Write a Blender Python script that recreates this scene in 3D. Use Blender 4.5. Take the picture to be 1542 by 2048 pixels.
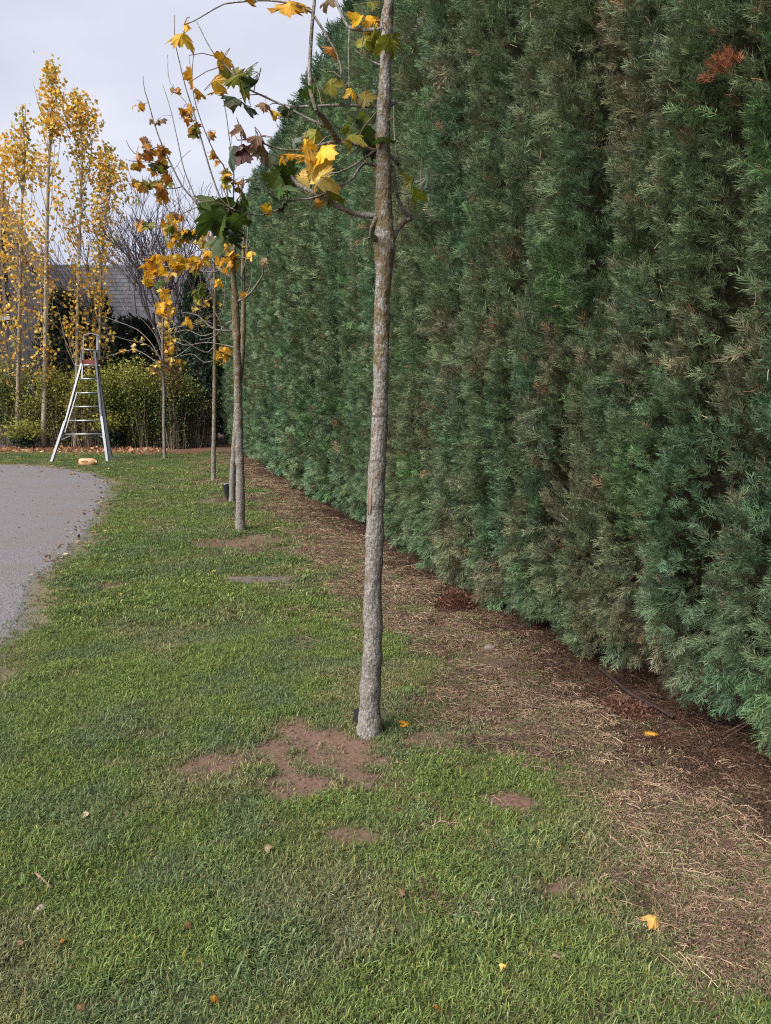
import bpy, bmesh, math, random
import numpy as np
from mathutils import Vector

random.seed(7)
RNG = np.random.default_rng(11)
scene = bpy.context.scene
for o in list(bpy.data.objects):
    bpy.data.objects.remove(o)
COL = scene.collection

# ------------------------------------------------------------------ camera
W, H = 1542.0, 2048.0          # photograph size: pixel measures below refer to it
FPX = 1481.0                   # focal length in photo pixels
CAMZ = 1.5
VPX, VPY = 295.0, 785.0        # vanishing point of the hedge line
pitch = math.atan((H/2-VPY)/FPX)
yaw = math.atan((W/2-VPX)/math.hypot(FPX, H/2-VPY))
cam = bpy.data.cameras.new('camera')
camo = bpy.data.objects.new('camera', cam)
COL.objects.link(camo)
camo.location = (0, 0, CAMZ)
camo.rotation_euler = (math.pi/2-pitch, 0, -yaw)
cam.sensor_fit = 'VERTICAL'; cam.sensor_height = 36.0; cam.lens = FPX/H*36.0
cam.clip_start = 0.05; cam.clip_end = 3000
scene.camera = camo
scene.render.resolution_x = 771; scene.render.resolution_y = 1024

# ------------------------------------------------------------------ light
SUN_EL, SUN_AZ = 44.0, 110.0   # azimuth measured from +Y towards -X (sun to the left, a little behind)
sd = Vector((-math.sin(math.radians(SUN_AZ))*math.cos(math.radians(SUN_EL)),
             math.cos(math.radians(SUN_AZ))*math.cos(math.radians(SUN_EL)),
             math.sin(math.radians(SUN_EL))))
sl = bpy.data.lights.new('sun', 'SUN'); sl.energy = 4.6; sl.angle = math.radians(45); sl.color = (1.0, 0.95, 0.88)
so = bpy.data.objects.new('sun', sl); COL.objects.link(so)
so.rotation_euler = (-sd).to_track_quat('-Z', 'Y').to_euler()
world = bpy.data.worlds.new('World'); scene.world = world; world.use_nodes = True
nt = world.node_tree; nt.nodes.clear()
sky = nt.nodes.new('ShaderNodeTexSky'); sky.sky_type = 'NISHITA'; sky.sun_disc = False
sky.sun_elevation = math.radians(SUN_EL); sky.sun_rotation = math.radians(-SUN_AZ)
bg1 = nt.nodes.new('ShaderNodeBackground'); bg1.inputs['Strength'].default_value = 0.10
nt.links.new(sky.outputs[0], bg1.inputs[0])
tc = nt.nodes.new('ShaderNodeTexCoord')
mp = nt.nodes.new('ShaderNodeMapping'); mp.inputs['Scale'].default_value = (1, 1, 2.2)
nt.links.new(tc.outputs['Generated'], mp.inputs[0])
nz = nt.nodes.new('ShaderNodeTexNoise'); nz.inputs['Scale'].default_value = 2.6; nz.inputs['Detail'].default_value = 6
nz.inputs['Roughness'].default_value = 0.5
nt.links.new(mp.outputs[0], nz.inputs['Vector'])
cr = nt.nodes.new('ShaderNodeValToRGB')
cr.color_ramp.elements[0].position = 0.32; cr.color_ramp.elements[0].color = (0.57, 0.60, 0.75, 1)
cr.color_ramp.elements[1].position = 0.68; cr.color_ramp.elements[1].color = (0.84, 0.86, 0.95, 1)
nt.links.new(nz.outputs['Fac'], cr.inputs[0])
bg2 = nt.nodes.new('ShaderNodeBackground'); bg2.inputs['Strength'].default_value = 0.70
nt.links.new(cr.outputs[0], bg2.inputs[0])
mxs = nt.nodes.new('ShaderNodeMixShader'); mxs.inputs[0].default_value = 0.9
nt.links.new(bg1.outputs[0], mxs.inputs[1]); nt.links.new(bg2.outputs[0], mxs.inputs[2])
wo = nt.nodes.new('ShaderNodeOutputWorld'); nt.links.new(mxs.outputs[0], wo.inputs[0])
vs = scene.view_settings
vs.view_transform = 'Standard'; vs.look = 'None'; vs.exposure = 0.62; vs.gamma = 1.0; vs.use_curve_mapping = False
cy = scene.cycles
cy.max_bounces = 3; cy.diffuse_bounces = 2; cy.glossy_bounces = 2; cy.transmission_bounces = 2; cy.transparent_max_bounces = 4
cy.pixel_filter_type = 'BLACKMAN_HARRIS'; cy.filter_width = 1.15; cy.use_denoising = False; cy.use_adaptive_sampling = False
cy.use_light_tree = False; cy.caustics_reflective = False; cy.caustics_refractive = False

# ------------------------------------------------------------------ geometry helpers
FH = np.array([math.sin(yaw), math.cos(yaw), 0.0])     # horizontal forward
RH = np.array([math.cos(yaw), -math.sin(yaw), 0.0])    # right
UP = np.array([0, 0, 1.0])
FW = FH*math.cos(pitch)-UP*math.sin(pitch)
UC = FH*math.sin(pitch)+UP*math.cos(pitch)
CAM = np.array([0, 0, CAMZ])

def ray(x, y):
    return FW*FPX + RH*(x-W/2) + UC*(H/2-y)
def G(x, y, z=0.0):                     # pixel -> point on the ground
    d = ray(x, y); return CAM + d*((z-CAMZ)/d[2])
def V(x, y, v):                         # pixel -> point on the upright plane at horizontal depth v
    d = ray(x, y); return CAM + d*(v/d.dot(FH))
def HP(x, y, X=2.1):                    # pixel -> point on the hedge face
    d = ray(x, y); return CAM + d*(X/d[0])
def uvz(u, v, z): return RH*u + FH*v + UP*z
def pxm(v): return FPX/v/1.0            # rough pixels per metre at depth v

def hsh(ix, iy, s):
    a = np.sin(ix*127.1+iy*311.7+s*74.7)*43758.5453
    return a-np.floor(a)
def vn(x, y, s=0):
    x = np.asarray(x, float); y = np.asarray(y, float)
    ix = np.floor(x); iy = np.floor(y); fx = x-ix; fy = y-iy
    fx = fx*fx*(3-2*fx); fy = fy*fy*(3-2*fy)
    return (hsh(ix, iy, s)*(1-fx)+hsh(ix+1, iy, s)*fx)*(1-fy)+(hsh(ix, iy+1, s)*(1-fx)+hsh(ix+1, iy+1, s)*fx)*fy
def fbm(x, y, s=0, o=4):
    t = 0; a = .5; n = 0
    for i in range(o):
        t = t+a*vn(x*2**i, y*2**i, s+i*3.1); n += a; a *= .5
    return t/n
def sstep(a, b, x):
    t = np.clip((x-a)/(b-a), 0, 1); return t*t*(3-2*t)

def set_props(o, label=None, cat=None, group=None, kind=None):
    if label: o['label'] = label
    if cat: o['category'] = cat
    if group: o['group'] = group
    if kind: o['kind'] = kind
    return o
def empty(name, loc, label, cat, group=None):
    o = bpy.data.objects.new(name, None); COL.objects.link(o); o.location = tuple(loc)
    o.empty_display_size = .1
    return set_props(o, label, cat, group)
def make_mesh(name, verts, faces, mat=None, smooth=False, cols=None, fattr=None):
    me = bpy.data.meshes.new(name)
    verts = np.asarray(verts, float)
    if isinstance(faces, np.ndarray):
        n, k = faces.shape
        me.vertices.add(len(verts)); me.vertices.foreach_set('co', verts.ravel().astype(np.float32))
        me.loops.add(n*k); me.loops.foreach_set('vertex_index', faces.ravel().astype(np.int32))
        me.polygons.add(n); me.polygons.foreach_set('loop_start', np.arange(0, n*k, k, dtype=np.int32))
        me.update(calc_edges=True)
    else:
        me.from_pydata([tuple(v) for v in verts], [], [tuple(f) for f in faces]); me.update()
    if smooth: me.polygons.foreach_set('use_smooth', np.ones(len(me.polygons), bool))
    if cols is not None:
        a = me.attributes.new('col', 'FLOAT_COLOR', 'POINT')
        c = np.ones((len(verts), 4), np.float32); c[:, :3] = cols; a.data.foreach_set('color', c.ravel())
    for k, v in (fattr or {}).items():
        a = me.attributes.new(k, 'FLOAT', 'POINT'); a.data.foreach_set('value', np.asarray(v, np.float32))
    if mat: me.materials.append(mat)
    return me
def link(name, me, parent=None, loc=None, rot=None, scale=None, **kw):
    o = bpy.data.objects.new(name, me); COL.objects.link(o)
    if parent: o.parent = parent
    if loc is not None: o.location = tuple(loc)
    if rot is not None: o.rotation_euler = tuple(rot)
    if scale is not None: o.scale = (scale,)*3 if np.isscalar(scale) else tuple(scale)
    return set_props(o, **kw)

class MB:
    def __init__(s): s.v = []; s.f = []; s.n = 0; s.c = []; s.L = []
    def add(s, v, f, c=None, l=None):
        v = np.asarray(v, float); s.v.append(v); s.f += [tuple(i+s.n for i in q) for q in f]; s.n += len(v)
        s.c.append(np.tile(np.asarray(c if c is not None else (1, 1, 1), float), (len(v), 1)))
        s.L.append(np.zeros(len(v)) if l is None else np.asarray(l, float))
    def tube(s, pts, rad, sides=6, c=None, cap=True, bump=0.0, seed=0, l=None, dens=0):
        P = np.asarray(pts, float); R = np.full(len(P), rad, float) if np.isscalar(rad) else np.asarray(rad, float)
        Lv = None if l is None else np.asarray(l, float)
        if dens:
            sg = np.r_[0, np.cumsum(np.linalg.norm(np.diff(P, axis=0), axis=1))]
            n = max(3, int(sg[-1]/dens)+1); t = np.linspace(0, sg[-1], n)
            # smooth interpolation (Catmull like through cubic on cumulative length)
            P = np.stack([smooth_interp(t, sg, P[:, k]) for k in range(3)], 1); R = np.interp(t, sg, R)
            if Lv is not None: Lv = np.interp(t, sg, Lv)
        T = np.gradient(P, axis=0); T /= np.linalg.norm(T, axis=1)[:, None]+1e-9
        ref = np.array([1., 0, 0]) if abs(T[0][0]) < .8 else np.array([0, 1., 0])
        n0 = np.cross(T[0], ref); n0 /= np.linalg.norm(n0)
        rings = []; ang = np.linspace(0, 2*math.pi, sides, endpoint=False); ll = []
        for i in range(len(P)):
            n0 = n0-T[i]*n0.dot(T[i]); n0 /= np.linalg.norm(n0)+1e-9
            b = np.cross(T[i], n0)
            r = R[i]*np.ones(sides)
            if bump: r = r*(1+bump*(fbm(np.cos(ang)*1.4+i*.35+seed, np.sin(ang)*1.4+i*.1, seed, 3)-.5)*2)
            rings.append(P[i]+np.outer(np.cos(ang)*r, n0)+np.outer(np.sin(ang)*r, b))
            ll += [0 if Lv is None else Lv[i]]*sides
        Vv = np.concatenate(rings); F = []
        for i in range(len(P)-1):
            for k in range(sides):
                a = i*sides+k; b2 = i*sides+(k+1) % sides
                F.append((a, b2, b2+sides, a+sides))
        if cap:
            F.append(tuple(range(sides))[::-1]); F.append(tuple(range((len(P)-1)*sides, len(P)*sides)))
        s.add(Vv, F, c, ll)
    def box(s, c0, ax, ay, az, col=None):     # centre and three half-extent vectors
        c0, ax, ay, az = [np.asarray(q, float) for q in (c0, ax, ay, az)]
        v = [c0+ax*i+ay*j+az*k for k in (-1, 1) for j in (-1, 1) for i in (-1, 1)]
        s.add(v, [(0, 2, 3, 1), (4, 5, 7, 6), (0, 1, 5, 4), (2, 6, 7, 3), (0, 4, 6, 2), (1, 3, 7, 5)], col)
    def bar(s, a, b, w, d, side):             # rectangular bar from a to b, width w along side
        a, b, side = [np.asarray(q, float) for q in (a, b, side)]
        t = b-a; L = np.linalg.norm(t); t /= L
        side = side-t*side.dot(t); side /= np.linalg.norm(side); n = np.cross(t, side)
        s.box((a+b)/2, t*L/2, side*w/2, n*d/2)
    def build(s, name, mat, parent=None, origin=(0, 0, 0), smooth=False, lattr=None, **kw):
        v = np.concatenate(s.v)-np.asarray(origin)
        me = make_mesh(name, v, s.f, mat, smooth, np.concatenate(s.c), {lattr: np.concatenate(s.L)} if lattr else None)
        return link(name, me, parent, None if parent else origin, **kw)
def smooth_interp(t, x, y):
    m = np.gradient(y, x) if len(x) > 2 else np.full(len(x), (y[-1]-y[0])/(x[-1]-x[0]))
    i = np.clip(np.searchsorted(x, t)-1, 0, len(x)-2); h = x[i+1]-x[i]; u = (t-x[i])/h
    return (2*u**3-3*u**2+1)*y[i]+(u**3-2*u**2+u)*h*m[i]+(-2*u**3+3*u**2)*y[i+1]+(u**3-u**2)*h*m[i+1]

# ------------------------------------------------------------------ material helpers
def newmat(name):
    m = bpy.data.materials.new(name); m.use_nodes = True
    n = m.node_tree; n.nodes.clear()
    return m, n
def N(n, t, **kw):
    o = n.nodes.new('ShaderNode'+t)
    for k, v in kw.items():
        if k in o.inputs: o.inputs[k].default_value = v
        else: setattr(o, k, v)
    return o
def ramp(n, src, stops):
    r = N(n, 'ValToRGB'); e = r.color_ramp.elements
    while len(e) < len(stops): e.new(.5)
    for i, (p, c) in enumerate(stops):
        e[i].position = p; e[i].color = (*c, 1) if len(c) == 3 else c
    n.links.new(src, r.inputs[0]); return r.outputs[0]
def mixc(n, fac, a, b, mode='MIX'):
    m = N(n, 'MixRGB', blend_type=mode)
    for s, i in ((fac, 0), (a, 1), (b, 2)):
        if hasattr(s, 'is_linked') or hasattr(s, 'links'): n.links.new(s, m.inputs[i])
        else: m.inputs[i].default_value = s if np.isscalar(s) else (*s[:3], 1)
    return m.outputs[0]
def noise(n, vec, scale, detail=4, rough=.55, dist=0.0):
    k = N(n, 'TexNoise'); k.inputs['Scale'].default_value = scale; k.inputs['Detail'].default_value = detail
    k.inputs['Roughness'].default_value = rough; k.inputs['Distortion'].default_value = dist
    n.links.new(vec, k.inputs['Vector']); return k.outputs['Fac']
def finish(n, color, rough=.8, spec=.3, bump=None, bstr=.3, bdist=.01, metallic=0.0, trans=0.0, normal=None):
    p = N(n, 'BsdfPrincipled'); p.inputs['Roughness'].default_value = rough
    p.inputs['Specular IOR Level'].default_value = spec; p.inputs['Metallic'].default_value = metallic
    if hasattr(color, 'links'): n.links.new(color, p.inputs['Base Color'])
    else: p.inputs['Base Color'].default_value = (*color, 1)
    if bump is not None:
        b = N(n, 'Bump'); b.inputs['Strength'].default_value = bstr; b.inputs['Distance'].default_value = bdist
        n.links.new(bump, b.inputs['Height']); n.links.new(b.outputs[0], p.inputs['Normal'])
    out = N(n, 'OutputMaterial'); sh = p.outputs[0]
    if trans:
        t = N(n, 'BsdfTranslucent')
        if hasattr(color, 'links'): n.links.new(color, t.inputs[0])
        else: t.inputs[0].default_value = (*color, 1)
        mx = N(n, 'MixShader'); mx.inputs[0].default_value = trans
        n.links.new(sh, mx.inputs[1]); n.links.new(t.outputs[0], mx.inputs[2]); sh = mx.outputs[0]
    n.links.new(sh, out.inputs[0])
def attr(n, name, typ='GEOMETRY'):
    a = N(n, 'Attribute'); a.attribute_name = name; a.attribute_type = typ; return a
def objco(n): return N(n, 'TexCoord').outputs['Object']
def geopos(n): return N(n, 'NewGeometry').outputs['Position']

def mat_plain(name, col, rough=.7, spec=.3, var=.15, scale=8, metallic=0.0, bstr=.1, bdist=.004):
    m, n = newmat(name); f = noise(n, objco(n), scale, 5)
    lo = tuple(c*(1-var) for c in col); hi = tuple(min(1, c*(1+var)) for c in col)
    finish(n, ramp(n, f, [(.3, lo), (.7, hi)]), rough, spec, f, bstr, bdist, metallic); return m
def mat_col(name, rough=.65, spec=.25, trans=0.0, var=.25, scale=60):
    m, n = newmat(name); a = attr(n, 'col'); f = noise(n, objco(n), scale, 3)
    c = mixc(n, 1.0, a.outputs['Color'], ramp(n, f, [(.3, (1-var,)*3), (.7, (1+var,)*3)]), 'MULTIPLY')
    finish(n, c, rough, spec, trans=trans); return m
def mat_inst(name, trans=0.2):
    m, n = newmat(name); a = attr(n, 'icol', 'INSTANCER'); b = attr(n, 'col')
    c = mixc(n, 1.0, a.outputs['Color'], b.outputs['Color'], 'MULTIPLY')
    d = N(n, 'BsdfDiffuse'); t = N(n, 'BsdfTranslucent'); mx = N(n, 'MixShader'); mx.inputs[0].default_value = trans
    n.links.new(c, d.inputs[0]); n.links.new(c, t.inputs[0]); n.links.new(d.outputs[0], mx.inputs[1]); n.links.new(t.outputs[0], mx.inputs[2])
    n.links.new(mx.outputs[0], N(n, 'OutputMaterial').inputs[0]); return m

M = {}
M['leafcol'] = mat_col('leaf_colour', .6, .25, .3)
M['twigcol'] = mat_col('twig_colour', .85, .15, 0, .3, 25)
M['grass'] = mat_inst('grass_blade', .25)
M['conifer'] = mat_inst('conifer_spray', .2)
M['straw'] = mat_inst('dry_straw', .08)

# ------------------------------------------------------------------ instanced stuff
def scatter(name, pos, rot, scl, idx, col, templates, parent=None, **kw):
    me = bpy.data.meshes.new(name); n = len(pos)
    me.vertices.add(n); me.vertices.foreach_set('co', np.asarray(pos, np.float32).ravel())
    def at(nm, ty, key, arr):
        a = me.attributes.new(nm, ty, 'POINT'); a.data.foreach_set(key, np.asarray(arr).ravel())
    at('rot', 'FLOAT_VECTOR', 'vector', np.asarray(rot, np.float32))
    at('scl', 'FLOAT', 'value', np.asarray(scl, np.float32))
    at('idx', 'INT', 'value', np.asarray(idx, np.int32))
    c = np.ones((n, 4), np.float32); c[:, :3] = col
    at('icol', 'FLOAT_COLOR', 'color', c)
    o = link(name, me, parent, **kw)
    tcol = bpy.data.collections.new(name+'_templates')
    for i, t in enumerate(templates):
        to = bpy.data.objects.new('%s_%02d' % (name, i), t); tcol.objects.link(to)
    ng = bpy.data.node_groups.new(name, 'GeometryNodeTree')
    ng.interface.new_socket('Geometry', in_out='INPUT', socket_type='NodeSocketGeometry')
    ng.interface.new_socket('Geometry', in_out='OUTPUT', socket_type='NodeSocketGeometry')
    gi = ng.nodes.new('NodeGroupInput'); go = ng.nodes.new('NodeGroupOutput')
    ci = ng.nodes.new('GeometryNodeCollectionInfo'); ci.inputs['Collection'].default_value = tcol
    ci.inputs['Separate Children'].default_value = True; ci.inputs['Reset Children'].default_value = True
    ip = ng.nodes.new('GeometryNodeInstanceOnPoints'); ip.inputs['Pick Instance'].default_value = True
    def na(nm, ty):
        q = ng.nodes.new('GeometryNodeInputNamedAttribute'); q.data_type = ty; q.inputs['Name'].default_value = nm
        return q.outputs['Attribute']
    er = ng.nodes.new('FunctionNodeEulerToRotation')
    L = ng.links.new
    L(gi.outputs[0], ip.inputs['Points']); L(ci.outputs[0], ip.inputs['Instance'])
    L(na('rot', 'FLOAT_VECTOR'), er.inputs[0]); L(er.outputs[0], ip.inputs['Rotation'])
    L(na('scl', 'FLOAT'), ip.inputs['Scale']); L(na('idx', 'INT'), ip.inputs['Instance Index'])
    L(ip.outputs[0], go.inputs[0])
    md = o.modifiers.new('scatter', 'NODES'); md.node_group = ng
    return o
def eulers(Y, Z):          # rotation taking local +Y to Y and local +Z near Z
    Y = Y/np.linalg.norm(Y, axis=1)[:, None]
    X = np.cross(Y, Z); X /= np.linalg.norm(X, axis=1)[:, None]+1e-9
    Z = np.cross(X, Y)
    return np.stack([np.arctan2(Y[:, 2], Z[:, 2]), -np.arcsin(np.clip(X[:, 2], -1, 1)), np.arctan2(X[:, 1], X[:, 0])], 1)
def pick(pal, w, n):
    pal = np.asarray(pal); w = np.asarray(w, float); return pal[RNG.choice(len(pal), n, p=w/w.sum())]
def jit(c, a=.2):
    n = len(c); return c*(1+(RNG.random((n, 1))-.5)*2*a)*(1+(RNG.random((n, 3))-.5)*a*.5)

# ------------------------------------------------------------------ ground layout (world metres)
DRIVE_PX = [(-900, 915), (-300, 921), (0, 929), (60, 931), (110, 936), (155, 943), (195, 953), (212, 966), (208, 985), (196, 1010),
            (178, 1045), (150, 1083), (110, 1118), (70, 1146), (44, 1180), (26, 1225), (-5, 1280), (-120, 1400), (-500, 1700), (-2500, 1900)]
dp = np.array([G(*p)[:2] for p in DRIVE_PX])
def resample(P, step):
    out = []
    for a, b in zip(P, np.roll(P, -1, axis=0)):
        k = max(1, int(np.linalg.norm(b-a)/step)); out += [a+(b-a)*t for t in np.linspace(0, 1, k, endpoint=False)]
    return np.array(out)
dpr = resample(dp, .06)
nn = np.stack([fbm(dpr[:, 0]*3, dpr[:, 1]*3, 5)-.5, fbm(dpr[:, 0]*3, dpr[:, 1]*3, 9)-.5], 1)
dpr = dpr+nn*.15
dcoarse = dpr[::3]
def poly_sd(x, y, P):
    x = np.asarray(x, float); y = np.asarray(y, float)
    d = np.full(x.shape, 1e9); ins = np.zeros(x.shape, bool)
    for a, b in zip(P, np.roll(P, -1, axis=0)):
        e = b-a; t = np.clip(((x-a[0])*e[0]+(y-a[1])*e[1])/(e@e+1e-12), 0, 1)
        d = np.minimum(d, np.hypot(x-a[0]-t*e[0], y-a[1]-t*e[1]))
        c = ((a[1] > y) != (b[1] > y)) & (x < (b[0]-a[0])*(y-a[1])/(b[1]-a[1]+1e-12)+a[0]); ins ^= c
    return np.where(ins, -d, d)
SOIL_PX = [(655, 1478, 135, 32, 1), (560, 1522, 190, 20, .8), (620, 1562, 165, 32, .85), (420, 1537, 70, 13, .85), (1010, 1604, 75, 14, 1),
           (1085, 1772, 66, 13, 1), (700, 1665, 55, 14, .6), (440, 1680, 45, 16, .75), (215, 1171, 32, 6, .8), (500, 1088, 110, 20, .8),
           (450, 1002, 60, 7, .7), (120, 1350, 45, 7, .55), (1350, 2005, 45, 12, .7), (1490, 1900, 60, 25, .8), (430, 962, 55, 4, .55),
           (300, 1470, 60, 9, .4), (520, 1160, 85, 13, .6), (230, 1530, 60, 8, .45), (850, 1480, 110, 22, .65)]
SOIL = []
for (cx, cy, rx, ry, s) in SOIL_PX:
    c = G(cx, cy); SOIL.append((c, np.linalg.norm(G(cx+rx, cy)-c), np.linalg.norm(G(cx, cy-ry)-G(cx, cy+ry))/2, s))
def soil_mask(x, y):
    m = np.zeros(np.shape(x))
    nz_ = (fbm(np.asarray(x)*5, np.asarray(y)*5, 2, 5)-.5)*1.6
    for c, a, b, s in SOIL:
        dx = x-c[0]; dy = y-c[1]; u = dx*RH[0]+dy*RH[1]; v = dx*FH[0]+dy*FH[1]
        d = np.sqrt((u/a)**2+(v/b)**2)
        m = np.maximum(m, s**.7*sstep(1.35, .55, d+nz_*1.2))
    return m
ED_Y = np.array([-5, 1.5, 2.2, 3.2, 4.5, 6, 8.5, 12, 18, 25]); ED_X = np.array([1.52, 1.54, 1.56, 1.46, 1.44, 1.52, 1.60, 1.68, 1.76, 1.8])
def strip_mask(x, y):
    e = np.interp(y, ED_Y, ED_X)
    return sstep(-.28, .22, x-e+(fbm(np.asarray(x)*2.2, np.asarray(y)*2.2, 21)-.5)*.75+(fbm(np.asarray(x)*9, np.asarray(y)*9, 22)-.5)*.35)
def depth_v(x, y): return x*FH[0]+y*FH[1]
def side_u(x, y): return x*RH[0]+y*RH[1]
def litter_mask(x, y):
    v = depth_v(x, y)
    return sstep(17.6, 18.6, v+(fbm(np.asarray(x)*2, np.asarray(y)*2, 31)-.5)*1.2)*sstep(23, 21.5, v)*np.where(side_u(x, y) < -4.6, 1.0, .25)
def ground_h(x, y):
    d = poly_sd(x, y, dcoarse)
    h = (fbm(np.asarray(x)*1.3, np.asarray(y)*1.3, 41)-.5)*.05+(fbm(np.asarray(x)*6, np.asarray(y)*6, 42)-.5)*.022
    h = h-soil_mask(x, y)*.008
    return h*sstep(.02, .45, d)
def gh(x, y): return float(ground_h(np.array([x]), np.array([y]))[0])
def GG(x, y):
    p = G(x, y); p[2] = gh(p[0], p[1]); return p

# ground sheet: fine near, coarse to the horizon
xs = np.r_[-900, -400, -150, -60, -25, -14, np.arange(-9, -3.2, .25), np.arange(-3.2, 3.6, .035), np.arange(3.6, 8, .4), 12, 20, 40, 90, 250, 900]
ys = np.r_[-300, -60, -15, -6, np.arange(-3, .8, .25), .8+np.cumsum(np.linspace(.022, .16, 260)), 28, 32, 38, 48, 65, 100, 170, 350, 800, 1500]
XX, YY = np.meshgrid(xs, ys)
near = (np.abs(XX) < 15) & (YY < 28) & (YY > -6)
ZZ = np.zeros_like(XX); ZZ[near] = ground_h(XX[near], YY[near])
fx = XX.ravel(); fy = YY.ravel()
def ground_h(x, y):                     # from here on: read the height off the sheet itself
    x = np.asarray(x, float); y = np.asarray(y, float)
    i = np.clip(np.searchsorted(xs, x)-1, 0, len(xs)-2); j = np.clip(np.searchsorted(ys, y)-1, 0, len(ys)-2)
    a = np.clip((x-xs[i])/(xs[i+1]-xs[i]), 0, 1); b_ = np.clip((y-ys[j])/(ys[j+1]-ys[j]), 0, 1)
    return (ZZ[j, i]*(1-a)+ZZ[j, i+1]*a)*(1-b_)+(ZZ[j+1, i]*(1-a)+ZZ[j+1, i+1]*a)*b_
a_soil = soil_mask(fx, fy); a_strip = strip_mask(fx, fy); a_lit = litter_mask(fx, fy)
a_verge = sstep(.55, .06, poly_sd(fx, fy, dcoarse)+(fbm(fx*4, fy*4, 51)-.5)*.35)
a_edge = sstep(.24, .0, poly_sd(fx, fy, dcoarse)+(fbm(fx*9, fy*9, 52)-.5)*.25)
nx, ny = len(xs), len(ys)
ii = (np.arange(ny-1)[:, None]*nx+np.arange(nx-1)[None, :]).ravel()
gf = np.stack([ii, ii+1, ii+1+nx, ii+nx], 1)
m, n = newmat('lawn_ground')
pos = geopos(n)
n1 = noise(n, pos, 3, 5); n2 = noise(n, pos, 45, 6, .65); n3 = noise(n, pos, 160, 4, .6)
thatch = ramp(n, n2, [(.3, (.040, .045, .020)), (.55, (.085, .088, .040)), (.75, (.14, .12, .07))])
soilc = ramp(n, n2, [(.3, (.095, .055, .040)), (.55, (.165, .100, .075)), (.75, (.23, .15, .115))])
soilc = mixc(n, .5, soilc, ramp(n, n3, [(.3, (.10, .060, .046)), (.7, (.215, .145, .115))]))
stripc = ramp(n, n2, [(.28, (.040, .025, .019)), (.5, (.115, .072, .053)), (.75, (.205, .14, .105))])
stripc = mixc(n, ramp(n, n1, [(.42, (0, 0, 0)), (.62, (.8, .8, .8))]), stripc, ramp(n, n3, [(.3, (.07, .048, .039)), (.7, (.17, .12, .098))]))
litc = ramp(n, n2, [(.3, (.06, .032, .022)), (.55, (.16, .085, .055)), (.75, (.26, .16, .10))])
vergec = ramp(n, n2, [(.3, (.07, .06, .03)), (.6, (.20, .165, .09)), (.8, (.28, .25, .14))])
c = mixc(n, attr(n, 'verge').outputs['Fac'], thatch, vergec)
c = mixc(n, attr(n, 'edge').outputs['Fac'], c, ramp(n, n3, [(.3, (.085, .077, .07)), (.7, (.19, .172, .16))]))
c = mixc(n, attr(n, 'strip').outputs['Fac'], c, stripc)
c = mixc(n, attr(n, 'soil').outputs['Fac'], c, soilc)
c = mixc(n, attr(n, 'litter').outputs['Fac'], c, litc)
finish(n, c, .95, .1, n2, .6, .02)
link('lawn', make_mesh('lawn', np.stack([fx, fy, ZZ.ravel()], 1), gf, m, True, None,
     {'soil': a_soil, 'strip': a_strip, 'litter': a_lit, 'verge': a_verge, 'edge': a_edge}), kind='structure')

# driveway sheet
bm = bmesh.new()
vsx = [bm.verts.new((p[0], p[1], .004)) for p in dpr]
es = [bm.edges.new((vsx[i], vsx[(i+1) % len(vsx)])) for i in range(len(vsx))]
bmesh.ops.triangle_fill(bm, use_beauty=True, edges=es)
tg = np.roll(dpr, -1, axis=0)-np.roll(dpr, 1, axis=0); tg /= np.linalg.norm(tg, axis=1)[:, None]
ar = np.sum(dpr[:, 0]*np.roll(dpr[:, 1], -1)-np.roll(dpr[:, 0], -1)*dpr[:, 1]); og = np.stack([tg[:, 1], -tg[:, 0]], 1)*np.sign(ar)   # outward
lo_ = [bm.verts.new((p[0]+q[0]*.05, p[1]+q[1]*.05, -.004)) for p, q in zip(dpr, og)]                                    # feathered edge
for i in range(len(vsx)):
    j = (i+1) % len(vsx); bm.faces.new((vsx[i], vsx[j], lo_[j], lo_[i]))
bm.normal_update()
for f in bm.faces:
    if f.normal.z < 0: f.normal_flip()
me = bpy.data.meshes.new('driveway'); bm.to_mesh(me); bm.free()
m, n = newmat('driveway_gravel')
pos = geopos(n)
v1 = N(n, 'TexVoronoi'); v1.inputs['Scale'].default_value = 70; n.links.new(pos, v1.inputs['Vector'])
n2 = noise(n, pos, 1.2, 6); n3 = noise(n, pos, 30, 5, .7)
c = mixc(n, .6, ramp(n, v1.outputs['Color'], [(.1, (.085, .079, .085)), (.55, (.16, .15, .16)), (.95, (.26, .245, .255))]),
         ramp(n, n3, [(.3, (.095, .089, .095)), (.7, (.21, .198, .208))]))
c = mixc(n, ramp(n, n2, [(.45, (0, 0, 0)), (.75, (.55, .55, .55))]), c, (.15, .125, .105))
finish(n, c, .9, .2, v1.outputs['Distance'], .5, .012)
me.materials.append(m); link('driveway', me, kind='structure')

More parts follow.
